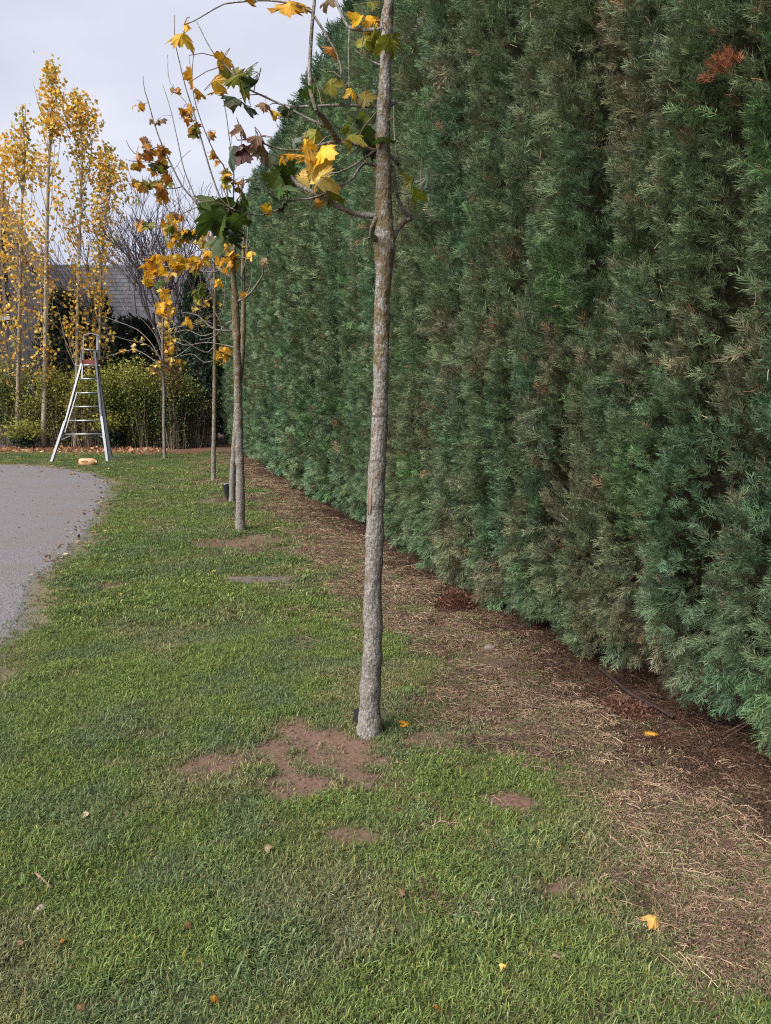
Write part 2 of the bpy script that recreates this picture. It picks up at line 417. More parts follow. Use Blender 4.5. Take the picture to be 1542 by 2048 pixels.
# ------------------------------------------------------------------ grass
def blade_mesh(name, nb, rad, hmin, hmax, wid, seed, lean=1.25, flat=False):
    r = np.random.default_rng(seed); Vv = []; F = []; C = []
    for i in range(nb):
        a = r.random()*6.283; d = rad*math.sqrt(r.random()); h = hmin+(hmax-hmin)*r.random(); w = wid*(.6+.7*r.random())
        bx, by = d*math.cos(a), d*math.sin(a); la = r.random()*6.283; l = lean*(.2+r.random())*h
        tx, ty = math.cos(la), math.sin(la); sx, sy = -ty*w/2, tx*w/2
        k = len(Vv)
        Vv += [(bx-sx, by-sy, -.004), (bx+sx, by+sy, -.004), (bx+tx*l*.45-sx*.8, by+ty*l*.45-sy*.8, h*.62),
               (bx+tx*l*.45+sx*.8, by+ty*l*.45+sy*.8, h*.62), (bx+tx*l*1.05, by+ty*l*1.05, h*(.9 if r.random() < .7 else .55))]
        F += [(k, k+1, k+3, k+2), (k+2, k+3, k+4)]
        q = r.random()
        base = (1.5, 1.15, .95) if q < .14 else ((1.9, 1.5, 1.7) if q < .26 else (1, 1, 1))
        s = .5+1.0*r.random()**1.4; C += [tuple(b*s for b in base)]*5
    return make_mesh(name, Vv, F, M['grass'], False, np.array(C))
tn = [blade_mesh('grass_near', 22, .032, .008, .023, .0027, s) for s in range(6)]
tf = [blade_mesh('grass_far', 16, .06, .011, .028, .0056, s+20) for s in range(5)]
def in_view(x, y, mg):
    d = np.stack([x, y, np.full_like(x, -CAMZ)], 1); zf = d@FW
    px = d@RH/np.maximum(zf, .05)*FPX+W/2; py = H/2-d@UC/np.maximum(zf, .05)*FPX
    return (zf > .3) & (px > -mg) & (px < W+mg) & (py < H+mg)
def sample_grass(vmin, vmax, dens):
    n = int((vmax-vmin)*16.5*dens); v = vmin+(vmax-vmin)*RNG.random(n); u = -11+16.5*RNG.random(n)
    x = RH[0]*u+FH[0]*v; y = RH[1]*u+FH[1]*v
    k = in_view(x, y, 1150) & (x < 2.6); x = x[k]; y = y[k]
    s = soil_mask(x, y); st = strip_mask(x, y); li = litter_mask(x, y); sdv = poly_sd(x, y, dcoarse)
    patch = fbm(x*5, y*5, 61)
    p = (1-.95*sstep(.15, .95, s+(fbm(x*16, y*16, 64)-.5)*.9))*(1-.70*st-.25*sstep(1.75, 2.1, x))*(1-.95*li)*np.maximum(sstep(.0, .40, sdv+(fbm(x*3.5, y*3.5, 62)-.5)*.5), np.where(sdv > -.03, .16, 0))*(.42+.58*sstep(.25, .42, patch+.05))
    k = RNG.random(len(x)) < p
    return x[k], y[k], st[k], s[k]
def grass_object(name, vmin, vmax, dens, temps, smin, smax):
    x, y, st, s = sample_grass(vmin, vmax, dens); n = len(x)
    z = ground_h(x, y)
    rot = np.stack([(RNG.random(n)-.5)*.5, (RNG.random(n)-.5)*.5, RNG.random(n)*6.283], 1)
    g1 = fbm(x*.9, y*.9, 71); g2 = fbm(x*4, y*4, 72); g3 = fbm(x*2.2, y*2.2, 73)
    A = np.array([.118, .186, .064]); B = np.array([.150, .214, .068]); Cc = np.array([.130, .182, .092]); D = np.array([.212, .210, .120])
    t = sstep(.38, .62, g1)[:, None]; col = A*(1-t)+B*t
    t = sstep(.5, .68, g2)[:, None]; col = col*(1-.75*t)+Cc*.75*t
    t = np.clip(sstep(.54, .74, g3)*.5+st*.75+s*.5, 0, 1)[:, None]; col = col*(1-t)+D*t
    col = jit(col, .25)
    tall = sstep(.55, .75, fbm(x*6, y*6, 75))-.6*sstep(.3, .0, poly_sd(x, y, dcoarse))
    scl = (smin+(smax-smin)*RNG.random(n))*(1+.45*tall)*(1-.35*st)
    scatter(name, np.stack([x, y, z], 1), rot, scl, RNG.integers(0, len(temps), n), col, temps,
            label='mown lawn grass, green with straw coloured blades', cat='grass', kind='stuff')
grass_object('grass', .7, 4.6, 3000, tn, .75, 1.25)
grass_object('grass', 4.6, 9.5, 1250, tf, .7, 1.1)
grass_object('grass', 9.5, 19.2, 520, tf, .8, 1.25)

# loose gravel and crumbs along the driveway edge and on the bare patches
M['pebble'] = mat_inst('gravel_stone', 0.0)
pm = []
for sd_ in range(4):
    bm = bmesh.new(); bmesh.ops.create_icosphere(bm, subdivisions=1, radius=1.0); rr0 = np.random.default_rng(sd_)
    for v_ in bm.verts: v_.co *= .65+.6*rr0.random(); v_.co.z *= .6
    me = bpy.data.meshes.new('gravel'); bm.to_mesh(me); bm.free()
    a_ = me.attributes.new('col', 'FLOAT_COLOR', 'POINT'); a_.data.foreach_set('color', np.ones(len(me.vertices)*4, np.float32)); me.materials.append(M['pebble']); pm.append(me)
nG = 90000; v = 2.2*(19/2.2)**RNG.random(nG); u = v*(-.62+1.2*RNG.random(nG)); x = RH[0]*u+FH[0]*v; y = RH[1]*u+FH[1]*v
k = in_view(x, y, 60); x = x[k]; y = y[k]; q = poly_sd(x, y, dcoarse)
pr = np.maximum(np.maximum(.75*sstep(.45, .05, np.abs(q+.05)), np.where(q < 0, .10, 0)), np.where(q > .3, +.16*soil_mask(x, y)+.16*strip_mask(x, y)*sstep(1.9, 1.2, x), 0))
k = RNG.random(len(x)) < pr; x = x[k]; y = y[k]; q = q[k]; n_ = len(x)
cg = np.where((q < .1)[:, None], pick([(.17, .16, .17), (.24, .225, .23), (.13, .12, .122), (.17, .14, .115)], [3, 1.5, 2, 2], n_), pick([(.16, .10, .078), (.13, .085, .066), (.21, .15, .12)], [3, 2, 1], n_))
scatter('gravel', np.stack([x, y, ground_h(x, y)+.004], 1), RNG.random((n_, 3))*np.array([.4, .4, 6.28]), (.002+.006*RNG.random(n_)**2.5)*np.clip(.6+depth_v(x, y)*.06, .8, 1.4), RNG.integers(0, 4, n_), jit(cg, .3), pm,
        label='loose gravel and soil crumbs along the driveway edge and bare patches', cat='gravel', kind='stuff')

# straw and clippings on the brown strip
def straw_mesh(name, nb, seed):
    r = np.random.default_rng(seed); Vv = []; F = []; C = []
    for i in range(nb):
        a = r.random()*6.283; L = .012+.075*r.random()**3; w = .0005+.0009*r.random(); cx, cy = (r.random(2)-.5)*.12
        dx, dy = math.cos(a), math.sin(a); z0 = .001+.008*r.random(); z1 = .001+.014*r.random(); bend = (r.random()-.5)*.22*L
        k = len(Vv)
        for t, z in ((-.5, z0), (0, (z0+z1)/2+.006), (.5, z1)):
            ox = cx+dx*L*t-dy*bend*(1-4*t*t); oy = cy+dy*L*t+dx*bend*(1-4*t*t)
            Vv += [(ox-dy*w, oy+dx*w, z), (ox+dy*w, oy-dx*w, z+.001)]
        F += [(k, k+1, k+3, k+2), (k+2, k+3, k+5, k+4)]
        s = .55+.8*r.random(); C += [(s, s, s)]*6
    return make_mesh(name, Vv, F, M['straw'], False, np.array(C))
sm = [straw_mesh('straw', 30, s) for s in range(5)]
nS = 40000
v = 1.3*(19/1.3)**RNG.random(nS); u = -1+4*RNG.random(nS)*np.minimum(1, v/3)
y = v; x = .75+1.75*RNG.random(nS)
k = in_view(x, y, 300); x = x[k]; y = y[k]
k = RNG.random(len(x)) < np.clip(strip_mask(x, y)*1.0+.06, 0, 1)*np.maximum(.14+.86*sstep(.40, .60, fbm(x*2.5, y*2.5, 83)), .75*sstep(1.75, 2.05, x)); x = x[k]; y = y[k]; n_ = len(x)
dark = sstep(1.75, 2.3, x+(fbm(x*3, y*3, 84)-.5)*.5)  # darker pieces towards the hedge, its shade put into their colour
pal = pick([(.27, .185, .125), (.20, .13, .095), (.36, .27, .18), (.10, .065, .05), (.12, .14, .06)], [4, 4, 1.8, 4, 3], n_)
pal_shade = pick([(.07, .042, .03), (.12, .072, .05), (.045, .03, .024), (.20, .14, .095)], [4, 3, 4, .8], n_)
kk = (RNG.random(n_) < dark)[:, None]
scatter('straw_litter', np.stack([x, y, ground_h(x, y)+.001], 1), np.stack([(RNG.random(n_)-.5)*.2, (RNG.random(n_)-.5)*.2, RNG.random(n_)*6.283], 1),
        (.7+.7*RNG.random(n_))*np.clip(.6+y*.08, .7, 1.6), RNG.integers(0, 5, n_), jit(np.where(kk, pal_shade, pal), .25), sm,
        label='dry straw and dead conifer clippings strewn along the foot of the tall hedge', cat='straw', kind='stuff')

# ------------------------------------------------------------------ tall conifer hedge
HX = 2.12; HTOP = 5.25; HY0, HY1 = -2.0, 23.0
def frond(name, L, seed, droop=.2, wid=.0045, nb=7, sub=1):
    r = np.random.default_rng(seed); Vv = []; F = []; C = []
    def strand(a, d, ln, w, c, curl):
        a = np.asarray(a, float); d = np.asarray(d, float); d = d/np.linalg.norm(d); k = len(Vv)
        nrm = np.array([(r.random()-.5)*.8, (r.random()-.5)*.3, 1.]); sd_ = np.cross(d, nrm); sd_ /= np.linalg.norm(sd_)
        p = a.copy(); dd = d.copy()
        for i, ww in enumerate((.75, 1.0, .85)):
            Vv.extend([p-sd_*w*ww/2, p+sd_*w*ww/2]); C.extend([c]*2)
            p = p+dd*ln/3; dd = dd+np.array([0, .25, 0])+curl; dd /= np.linalg.norm(dd)
        Vv.append(p); C.append(c)
        F.extend([(k, k+1, k+3, k+2), (k+2, k+3, k+5, k+4), (k+4, k+5, k+6)])
    def zc(y): return -droop*y*y/L
    strand((0, 0, 0), (0, 1, 0), L*.6, wid*1.1, (1.2, .85, .7), np.array([0, 0, -.06])); strand((0, L*.5, zc(L*.5)), (0, 1, -droop), L*.5, wid, (1.1, 1.1, 1), np.zeros(3))
    for i in range(nb):
        t = .10+.8*i/nb
        for sgn in (-1, 1):
            y0 = t*L+(r.random()-.5)*.012; bl = L*(.50*(1-t)**.7+.14)*(.7+.6*r.random())
            an = math.radians(28+24*r.random()); d = np.array([sgn*math.sin(an), math.cos(an), (r.random()-.5)*.9])
            a = np.array([0, y0, zc(y0)]); s_ = .45+1.15*r.random()**1.6; curl = np.array([0, 0, -droop*.5])+r.normal(size=3)*.08
            strand(a, d, bl, wid, (s_*(1+.12*(s_-.9)), s_, s_*(1-.08*(s_-.9))), curl)
            for j in range(sub):
                p0 = a+d/np.linalg.norm(d)*bl*(.3+.3*j); an2 = an+math.radians(28)*r.choice([-1, 1]); s_ = .5+1.3*r.random()**1.6
                strand(p0, (sgn*math.sin(an2), math.cos(an2), (r.random()-.5)*1.1), bl*.55, wid*.85, (s_, s_, s_*.95), curl)
    return make_mesh(name, np.array(Vv), F, M['conifer'], False, np.array(C))
fr = [frond('conifer_spray', .13, s, .1+.5*(s % 3)/2, .0037) for s in range(5)]
fr += [frond('conifer_spray_far', .17, s+9, .2, .0072, 6, 1) for s in range(3)]
# pale cut twig end
def cut_twig():
    b = MB(); b.tube([(0, 0, 0), (.004, .03, .002), (.002, .065, .0)], [.0022, .002, .0024], 5, (1, 1, 1)); v_ = np.concatenate(b.v)
    return make_mesh('cut_twig', v_, b.f, M['conifer'], False, np.concatenate(b.c))
fr.append(cut_twig())
hroot = empty('conifer_hedge', (HX+.9, 8, 0), 'tall dense clipped dark green conifer hedge running beside the lawn', 'hedge')
HO = np.array([HX+.9, 8, 0])
HOLES = [(1258, 490, 46, 55, 1), (1205, 420, 28, 45, .8), (1450, 110, 55, 26, .9), (1530, 250, 25, 120, .8), (1000, 90, 22, 40, .6), (1130, 90, 40, 40, .6),
         (1225, 795, 26, 45, .8), (1490, 920, 40, 60, .95), (1430, 975, 55, 28, .8), (1310, 850, 28, 25, .5), (1230, 130, 25, 20, .5), (1285, 330, 16, 30, .7),
         (1500, 1120, 40, 25, .5), (880, 480, 14, 30, .6), (1420, 660, 25, 35, .6), (1360, 1250, 45, 20, .5)]
hol = []
for (cx, cy, rx, ry, s) in HOLES:
    c = HP(cx, cy, HX); hol.append((c, abs(HP(cx+rx, cy, HX)[1]-HP(cx-rx, cy, HX)[1])/2, abs(HP(cx, cy-ry, HX)[2]-HP(cx, cy+ry, HX)[2])/2, s))
def hedge_relief(y, z):
    """metres the surface is set back from the outer face"""
    st = fbm(y*6.5+(fbm(y*.8, z*.5, 101)-.5)*1.2, z*.7, 102, 3)          # upright columns
    lump = fbm(y*1.6, z*1.1, 103, 3); fine = fbm(y*9, z*4, 104, 2)
    d = (st-.5)*.30+(lump-.5)*.16+(fine-.5)*.14+.05+.20*sstep(.58, .78, st)
    d = d+np.maximum(0, .45-z)*.30+np.maximum(0, z-HTOP+.35)*.5
    h = np.zeros(np.shape(y))
    for c, a, b, s in hol:
        q = np.hypot((y-c[1])/a, (z-c[2])/b); h = np.maximum(h, s*sstep(1.15, .55, q+(fine-.5)*.9))
    return d, h, st
def hedge_points(y0, y1, dens, tmpl, smin, smax, zmax=HTOP+.15):
    n = int((y1-y0)*(zmax-.05)*dens); y = y0+(y1-y0)*RNG.random(n); z = .03+(zmax-.03)*RNG.random(n)
    d, h, st = hedge_relief(y, z)
    layer = RNG.random(n)
    dep = d+np.where(layer < .7, RNG.random(n)*.06, RNG.random(n)*.24)+h*.42
    zb = .02+.20*fbm(y*1.7, y*0+3, 105)
    k = (z > zb) & (RNG.random(n) < 1-.35*h); y, z, dep, st, h, layer = [q[k] for q in (y, z, dep, st, h, layer)]; n = len(y)
    x = HX+dep
    r = RNG.normal(size=(n, 3))
    upr = (.45+.9*fbm(y*2, z*1.5, 106))
    D = np.stack([-.75+.45*r[:, 0]*.6, -.12+.42*r[:, 1], upr*.9-.15+.38*r[:, 2]], 1)
    low = sstep(.8, .2, z); D[:, 2] -= low*1.25
    Nn = np.stack([-.3+.7*RNG.normal(size=n), .8*RNG.normal(size=n), .5+.5*RNG.normal(size=n)], 1)
    g1 = fbm(y*3.4, z*.9, 111, 3); g2 = fbm(y*2.2, z*1.6, 112, 3); g3 = fbm(y*6, z*3, 113, 2)
    A = np.array([.104, .144, .078]); B = np.array([.086, .148, .086]); O = np.array([.130, .142, .086]); Br = np.array([.150, .132, .090]); Gg = np.array([.084, .160, .066])
    far = sstep(4.5, 9, y)[:, None]
    t = sstep(.4, .62, g1)[:, None]; col = A*(1-t)+B*t
    t = sstep(.46, .70, g2)[:, None]*(.75-.55*far); col = col*(1-t)+O*t
    t = (sstep(.62, .78, g3)*.7)[:, None]*(1-.6*far); col = col*(1-t)+Br*t
    t = (sstep(.66, .78, fbm(y*2.7, z*2.3, 114, 3))*.8)[:, None]; col = col*(1-t)+Gg*t
    col = jit(col*(1.30+.22*far), .28)
    q = RNG.random(n); kk = q < .012; col[kk] = jit(np.tile([.24, .15, .09], (kk.sum(), 1)), .3)
    scl = smin+(smax-smin)*RNG.random(n)**1.5
    return np.stack([x, y, z], 1), eulers(D, Nn), scl, pick(tmpl, np.ones(len(tmpl)), n), col
parts = [hedge_points(HY0, 1.4, 260, [0, 1, 2, 3, 4], .7, 1.2), hedge_points(1.4, 2.2, 1300, [0, 1, 2, 3, 4], .45, .85),
         hedge_points(2.2, 3.5, 2500, [0, 1, 2, 3, 4], .40, .80),
         hedge_points(3.5, 5.0, 1900, [0, 1, 2, 3, 4], .48, .95),
         hedge_points(5.0, 8.5, 1150, [0, 1, 2, 3, 4], .55, 1.1),
         hedge_points(8.5, 13, 620, [5, 6, 7], .6, 1.1),
         hedge_points(13, HY1, 420, [5, 6, 7], .7, 1.25)]
# top edge: upright leaders
nL = 5200; y = HY0+(HY1-HY0)*RNG.random(nL); x = HX+.18+.7*RNG.random(nL)**1.3
tz = HTOP-.12+.42*fbm(y*1.4, y*0+7, 121)*1.0+.25*(fbm(y*6, x*3, 122)-.3)+.10*RNG.random(nL)
D = np.stack([-.35+.3*RNG.normal(size=nL), .22*RNG.normal(size=nL), np.ones(nL)], 1)
parts.append((np.stack([x, y, tz], 1), eulers(D, RNG.normal(size=(nL, 3))), 1.0+.9*RNG.random(nL), RNG.integers(5, 8, nL),
              jit(np.tile([.095, .15, .09], (nL, 1)), .3)))
# far end face of the hedge
nE = 2600; x = HX+.05+1.8*RNG.random(nE); z = .15+(HTOP-.2)*RNG.random(nE)
parts.append((np.stack([x, HY1+.05+.2*RNG.random(nE), z], 1), eulers(np.stack([RNG.normal(size=nE)*.4, np.ones(nE), .6+.3*RNG.normal(size=nE)], 1), RNG.normal(size=(nE, 3))),
              .8+.6*RNG.random(nE), RNG.integers(5, 8, nE), jit(np.tile([.09, .14, .085], (nE, 1)), .3)))
# rust-brown dead sprig and pale cut twigs
c = HP(1455, 140, HX); nD = 30
p = c+RNG.normal(size=(nD, 3))*np.array([.02, .038, .012]); p[:, 0] = c[0]-.04+.05*RNG.random(nD)
parts.append((p, eulers(np.stack([-.6+.3*RNG.normal(size=nD), .5*RNG.normal(size=nD), .6+.2*RNG.normal(size=nD)], 1), RNG.normal(size=(nD, 3))),
              .28+.25*RNG.random(nD), RNG.integers(0, 5, nD), jit(np.tile([.27, .105, .06], (nD, 1)), .25)))
nC = 300; y = 2.2+13*RNG.random(nC)**1.6; z = .3+5.2*RNG.random(nC); d, h, st = hedge_relief(y, z)
parts.append((np.stack([HX+d-.025, y, z], 1), eulers(np.stack([-.5+.5*RNG.normal(size=nC), .4*RNG.normal(size=nC), .7+.6*RNG.normal(size=nC)], 1), RNG.normal(size=(nC, 3))),
              .3+.55*RNG.random(nC), np.full(nC, 8), jit(pick([(.55, .40, .26), (.33, .19, .11), (.62, .52, .38)], [3, 3, 1], nC), .25)))
hp = [np.concatenate([q[i] for q in parts]) for i in range(5)]
scatter('foliage', hp[0]-HO, hp[1], hp[2], hp[3], hp[4], fr, hroot, kind='stuff')
# solid core added against light leaks, inner shade in its colour; upright foot stems
m, n = newmat('hedge_core_shade'); f = noise(n, geopos(n), 14, 6, .7)
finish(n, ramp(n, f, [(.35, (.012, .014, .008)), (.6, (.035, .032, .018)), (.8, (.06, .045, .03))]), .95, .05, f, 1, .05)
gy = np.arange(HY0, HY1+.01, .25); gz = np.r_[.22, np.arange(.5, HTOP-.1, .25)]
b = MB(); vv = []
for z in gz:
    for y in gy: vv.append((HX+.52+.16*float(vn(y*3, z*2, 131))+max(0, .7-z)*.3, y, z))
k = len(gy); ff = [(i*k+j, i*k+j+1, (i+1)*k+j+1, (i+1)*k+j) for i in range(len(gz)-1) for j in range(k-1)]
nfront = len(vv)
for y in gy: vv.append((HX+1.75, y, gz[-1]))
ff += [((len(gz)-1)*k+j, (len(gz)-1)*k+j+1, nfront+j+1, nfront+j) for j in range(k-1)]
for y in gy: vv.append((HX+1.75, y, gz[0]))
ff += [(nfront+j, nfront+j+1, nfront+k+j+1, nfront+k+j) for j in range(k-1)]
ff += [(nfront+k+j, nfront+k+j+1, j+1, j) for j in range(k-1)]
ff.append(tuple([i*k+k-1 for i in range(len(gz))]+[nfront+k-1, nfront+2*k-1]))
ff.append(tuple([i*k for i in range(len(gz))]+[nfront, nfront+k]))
b.add(vv, ff); b.build('shade_core', m, hroot, HO)
M['cbark'] = mat_plain('conifer_bark', (.075, .05, .036), .95, .1, .45, 30, bstr=.8, bdist=.01)
for y in np.arange(1.5, HY1, .62):
    b = MB(); x0 = HX+.85+.15*random.random(); yy = y+random.uniform(-.1, .1)
    b.tube([(x0, yy, -.03), (x0+.02, yy, .25), (x0+random.uniform(-.05, .05), yy+random.uniform(-.05, .05), .9)], [.06, .045, .04], 8, bump=.15, seed=y)
    b.build('stem', M['cbark'], hroot, HO, True)
# low dead shoots under the skirt
b = MB()
for i in range(260):
    y = 2.2+15*random.random()**1.5; x0 = HX+.25+.35*random.random(); z0 = .1+.3*random.random()
    p0 = np.array([x0+.12, y, z0+.15]); p2 = np.array([HX+.12+.25*random.random(), y+random.uniform(-.25, .25), .04+.3*random.random()]); p1 = (p0+p2)/2+np.array([0, 0, -.06])
    b.tube([p0, p1, p2], [.005, .004, .002], 4, (random.choice([(.10, .065, .045), (.16, .11, .08), (.06, .045, .03)])), False)
b.build('dead_shoots', M['twigcol'], hroot, HO, kind='stuff')
# ------------------------------------------------------------------ leaf clouds (joined, for small far foliage)
def leaf_cloud(name, pos, size, cols, mat, parent, origin, up=.0, aspect=.8, seed=1, **kw):
    r = np.random.default_rng(abs(int(seed))); n = len(pos)
    a = r.normal(size=(n, 3)); a[:, 2] += up; a /= np.linalg.norm(a, axis=1)[:, None]
    b = np.cross(a, r.normal(size=(n, 3))); b /= np.linalg.norm(b, axis=1)[:, None]; c = np.cross(a, b)
    s = np.asarray(size)[:, None]
    # pointed leaf of four faces, folded along the midrib
    v = np.stack([pos, pos+a*s*.35+b*s*aspect*.5+c*s*.10, pos+a*s*.5, pos+a*s*.35-b*s*aspect*.5+c*s*.10, pos+a*s-c*s*.08], 1)
    base = (np.arange(n)*5)[:, None]
    f = np.concatenate([base+np.array([[0, 1, 2]]), base+np.array([[0, 2, 3]]), base+np.array([[1, 4, 2]]), base+np.array([[2, 4, 3]])])
    me = make_mesh(name, v.reshape(-1, 3)-np.asarray(origin), f, mat, False, np.repeat(cols, 5, axis=0))
    return link(name, me, parent, **kw)

# ------------------------------------------------------------------ buildings behind the shrubs
M['shingle'] = mat_plain('weathered_shingle', (.185, .168, .178), .9, .15, .35, 5, bstr=.4, bdist=.01)
M['slate'] = mat_plain('grey_slate', (.17, .17, .185), .75, .3, .3, 3, bstr=.2)
M['board'] = mat_plain('barge_board', (.27, .21, .175), .8, .2, .3, 6)
M['darkwall'] = mat_plain('dark_timber_wall', (.09, .075, .072), .9, .1, .3, 3)
M['wallpale'] = mat_plain('pale_render', (.42, .38, .33), .9, .1, .1, 2)
M['whitepaint'] = mat_plain('white_paint', (.72, .72, .70), .5, .4, .06, 4)
m, n = newmat('window_glass'); finish(n, (.02, .022, .026), .08, .6); M['glass'] = m
hv = 24.0
c0 = V(92, 560, hv); u1 = c0.dot(RH); ze = c0[2]; hw = 3.2; slope = 1.95
dh = ray(60, VPY); DH = np.array([dh[0], dh[1], 0])/math.hypot(dh[0], dh[1]); RW = np.array([DH[1], -DH[0], 0])   # house axes: away, right
def hp_(u, z, v=hv): return np.array([c0[0], c0[1], 0])+RW*(u-u1)+DH*(v-hv)+UP*z
hb = hp_(u1-hw, 0, hv+4)
house = empty('shingled_house', hb, 'timber house with weathered grey shingle gable wall and steep roof behind the poplars', 'house')
zp = ze+hw*slope
b = MB()
prof = [(u1, -.1), (u1, ze), (u1-hw, zp), (u1-2*hw, ze), (u1-2*hw, -.1)]
vv = [hp_(u, z) for u, z in prof]+[hp_(u, z, hv+9) for u, z in prof]
b.add(vv, [(0, 1, 2, 3, 4), (9, 8, 7, 6, 5), (0, 5, 6, 1), (4, 3, 8, 9), (0, 4, 9, 5)])
b.build('wall', M['darkwall'], house, hb)
for sg in (-1, 1):
    b = MB(); t = np.array([1, -slope])/math.hypot(1, slope); nr = np.array([slope, 1])/math.hypot(1, slope)
    e0 = np.array([0., zp+.02]); e1 = np.array([hw+.30, ze-.30*slope+.02])
    q = []
    for off in (.03, .17):
        for vd in (hv-.45, hv+9.3):
            for e in (e0, e1):
                pt = e+nr*off*np.array([1, 1]); q.append(hp_(u1-hw+sg*max(pt[0], 0), pt[1], vd))
    b.add(q, [(0, 1, 3, 2), (4, 6, 7, 5), (0, 4, 5, 1), (2, 3, 7, 6), (0, 2, 6, 4), (1, 5, 7, 3)])
    b.build('roof', M['slate'], house, hb)
    b = MB(); a0 = hp_(u1-hw, zp-.04, hv-.5); a1 = hp_(u1-hw+sg*(hw+.28), ze-.28*slope-.04, hv-.5)
    b.bar(a0, a1, .05, .34, DH); b.build('barge_board', M['board'], house, hb)
# window at the left edge with white sill
wz0, wz1 = V(10, 636, hv)[2], V(10, 470, hv)[2]; wu1 = V(19, 600, hv).dot(RH)
b = MB(); b.box(hp_(wu1-.55, (wz0+wz1)/2, hv-.03), RW*.5, DH*.02, UP*(wz1-wz0)/2); wn = b.build('window', M['glass'], house, hb)
for du in (-1.08, -.02):
    b = MB(); b.box(hp_(wu1+du, (wz0+wz1)/2, hv-.06), RW*.045, DH*.05, UP*((wz1-wz0)/2+.05)); b.build('frame', M['board'], wn, hb)
b = MB(); b.box(hp_(wu1-.55, wz1+.05, hv-.06), RW*.6, DH*.052, UP*.045); b.build('frame', M['board'], wn, hb)
b = MB(); b.box(hp_(wu1-.55, wz0-.06, hv-.10), RW*.66, DH*.11, UP*.06); b.build('sill', M['whitepaint'], wn, hb)
# shingles, each a slightly tilted board
smesh = []
for wdt in (.20, .25, .29):
    b = MB(); b.box((0, 0, 0), RW*wdt/2, DH*.011, UP*.17); smesh.append(make_mesh('shingle', np.concatenate(b.v), b.f, M['shingle']))
row = 0; z = .95
while z < ze+2.6:
    u = u1-.05-(row % 2)*.11
    while u > u1-2.15:
        i = random.randrange(3); wd = (.20, .25, .29)[i]; uc = u-wd/2; lim = ze+(u1-uc)*slope-.30
        if z < lim and not (wu1-1.2 < uc < wu1+.08 and wz0-.25 < z < wz1+.2):
            o = link('shingle', smesh[i], house, np.asarray(hp_(uc, z+random.uniform(-.012, .012), hv-.035))-hb)
            o.rotation_euler = tuple(np.asarray(RW)*(.075+random.uniform(-.02, .02)))
        u -= wd+.012
    z += .285; row += 1
# slate roofed building further back
rv = 31.0
rl = V(40, 536, rv).dot(RH); rr = V(470, 536, rv).dot(RH); rz = V(150, 537, rv)[2]
bb = uvz((rl+rr)/2, rv+2, 0)
barn = empty('slate_roofed_building', bb, 'low building with grey slate roof standing behind the bare tree', 'building')
ez = 2.6; run = 3.6
b = MB(); q = []
for u in (rl, rr):
    q += [uvz(u, rv-run+.3, -.1), uvz(u, rv-run+.3, ez+.1), uvz(u, rv, rz-.12), uvz(u, rv+run-.3, ez+.1), uvz(u, rv+run-.3, -.1)]
b.add(q, [(0, 1, 2, 3, 4), (9, 8, 7, 6, 5), (0, 5, 6, 1), (4, 3, 8, 9), (1, 6, 7, 2), (2, 7, 8, 3), (0, 4, 9, 5)]); b.build('wall', M['darkwall'], barn, bb)
b = MB(); q = []
for off in (0, .1):
    for u in (rl-.2, rr+.2):
        q += [uvz(u, rv-run, ez+off-.05), uvz(u, rv, rz+off-.05), uvz(u, rv+run, ez+off-.05)]
b.add(q, [(0, 1, 4, 3), (1, 2, 5, 4), (6, 9, 10, 7), (7, 10, 11, 8), (0, 3, 9, 6), (2, 8, 11, 5), (0, 6, 7, 1), (1, 7, 8, 2), (3, 4, 10, 9), (4, 5, 11, 10)])
roof = b.build('roof', M['slate'], barn, bb)
sv = np.array([run, rz-ez]); sl_ = np.linalg.norm(sv); sv /= sl_
td = FH*sv[0]+UP*sv[1]; tn_ = np.cross(RH, td); tn_ = tn_ if tn_[2] > 0 else -tn_
tmat = [mat_plain('slate_tile_%s' % k, c, .7, .3, .2, 4) for k, c in (('a', (.095, .097, .112)), ('b', (.115, .117, .133)), ('c', (.08, .082, .098)))]
tm = []
for q in tmat:
    b = MB(); b.box((0, 0, 0), RH*.205, td*.15, tn_*.012); tm.append(make_mesh('roof_tile', np.concatenate(b.v), b.f, q))
tbl = MB(); tilt = np.cross(RH, td)
for r_ in range(int(sl_/.235)):
    d = sl_-.12-r_*.235; k = 0
    u = rl+(r_ % 2)*.21
    while u < rr:
        p_ = uvz(u, rv-run, ez)+td*d+tn_*(.075+.006*random.random())+UP*.0
        if r_ < 11 and u < V(345, 600, rv).dot(RH):
            o = link('roof_tile', random.choice(tm), roof, p_-bb); o.rotation_euler = tuple(RH*-.055)
        else: tbl.box(p_, RH*.205, td*.15, tn_*.012)
        u += .422
tbl.build('roof_tiles', tmat[0], roof, bb, kind='stuff')
b = MB(); b.tube([uvz(rl-.2, rv, rz+.06), uvz(rr+.2, rv, rz+.06)], .09, 8); b.build('ridge', M['slate'], barn, bb)

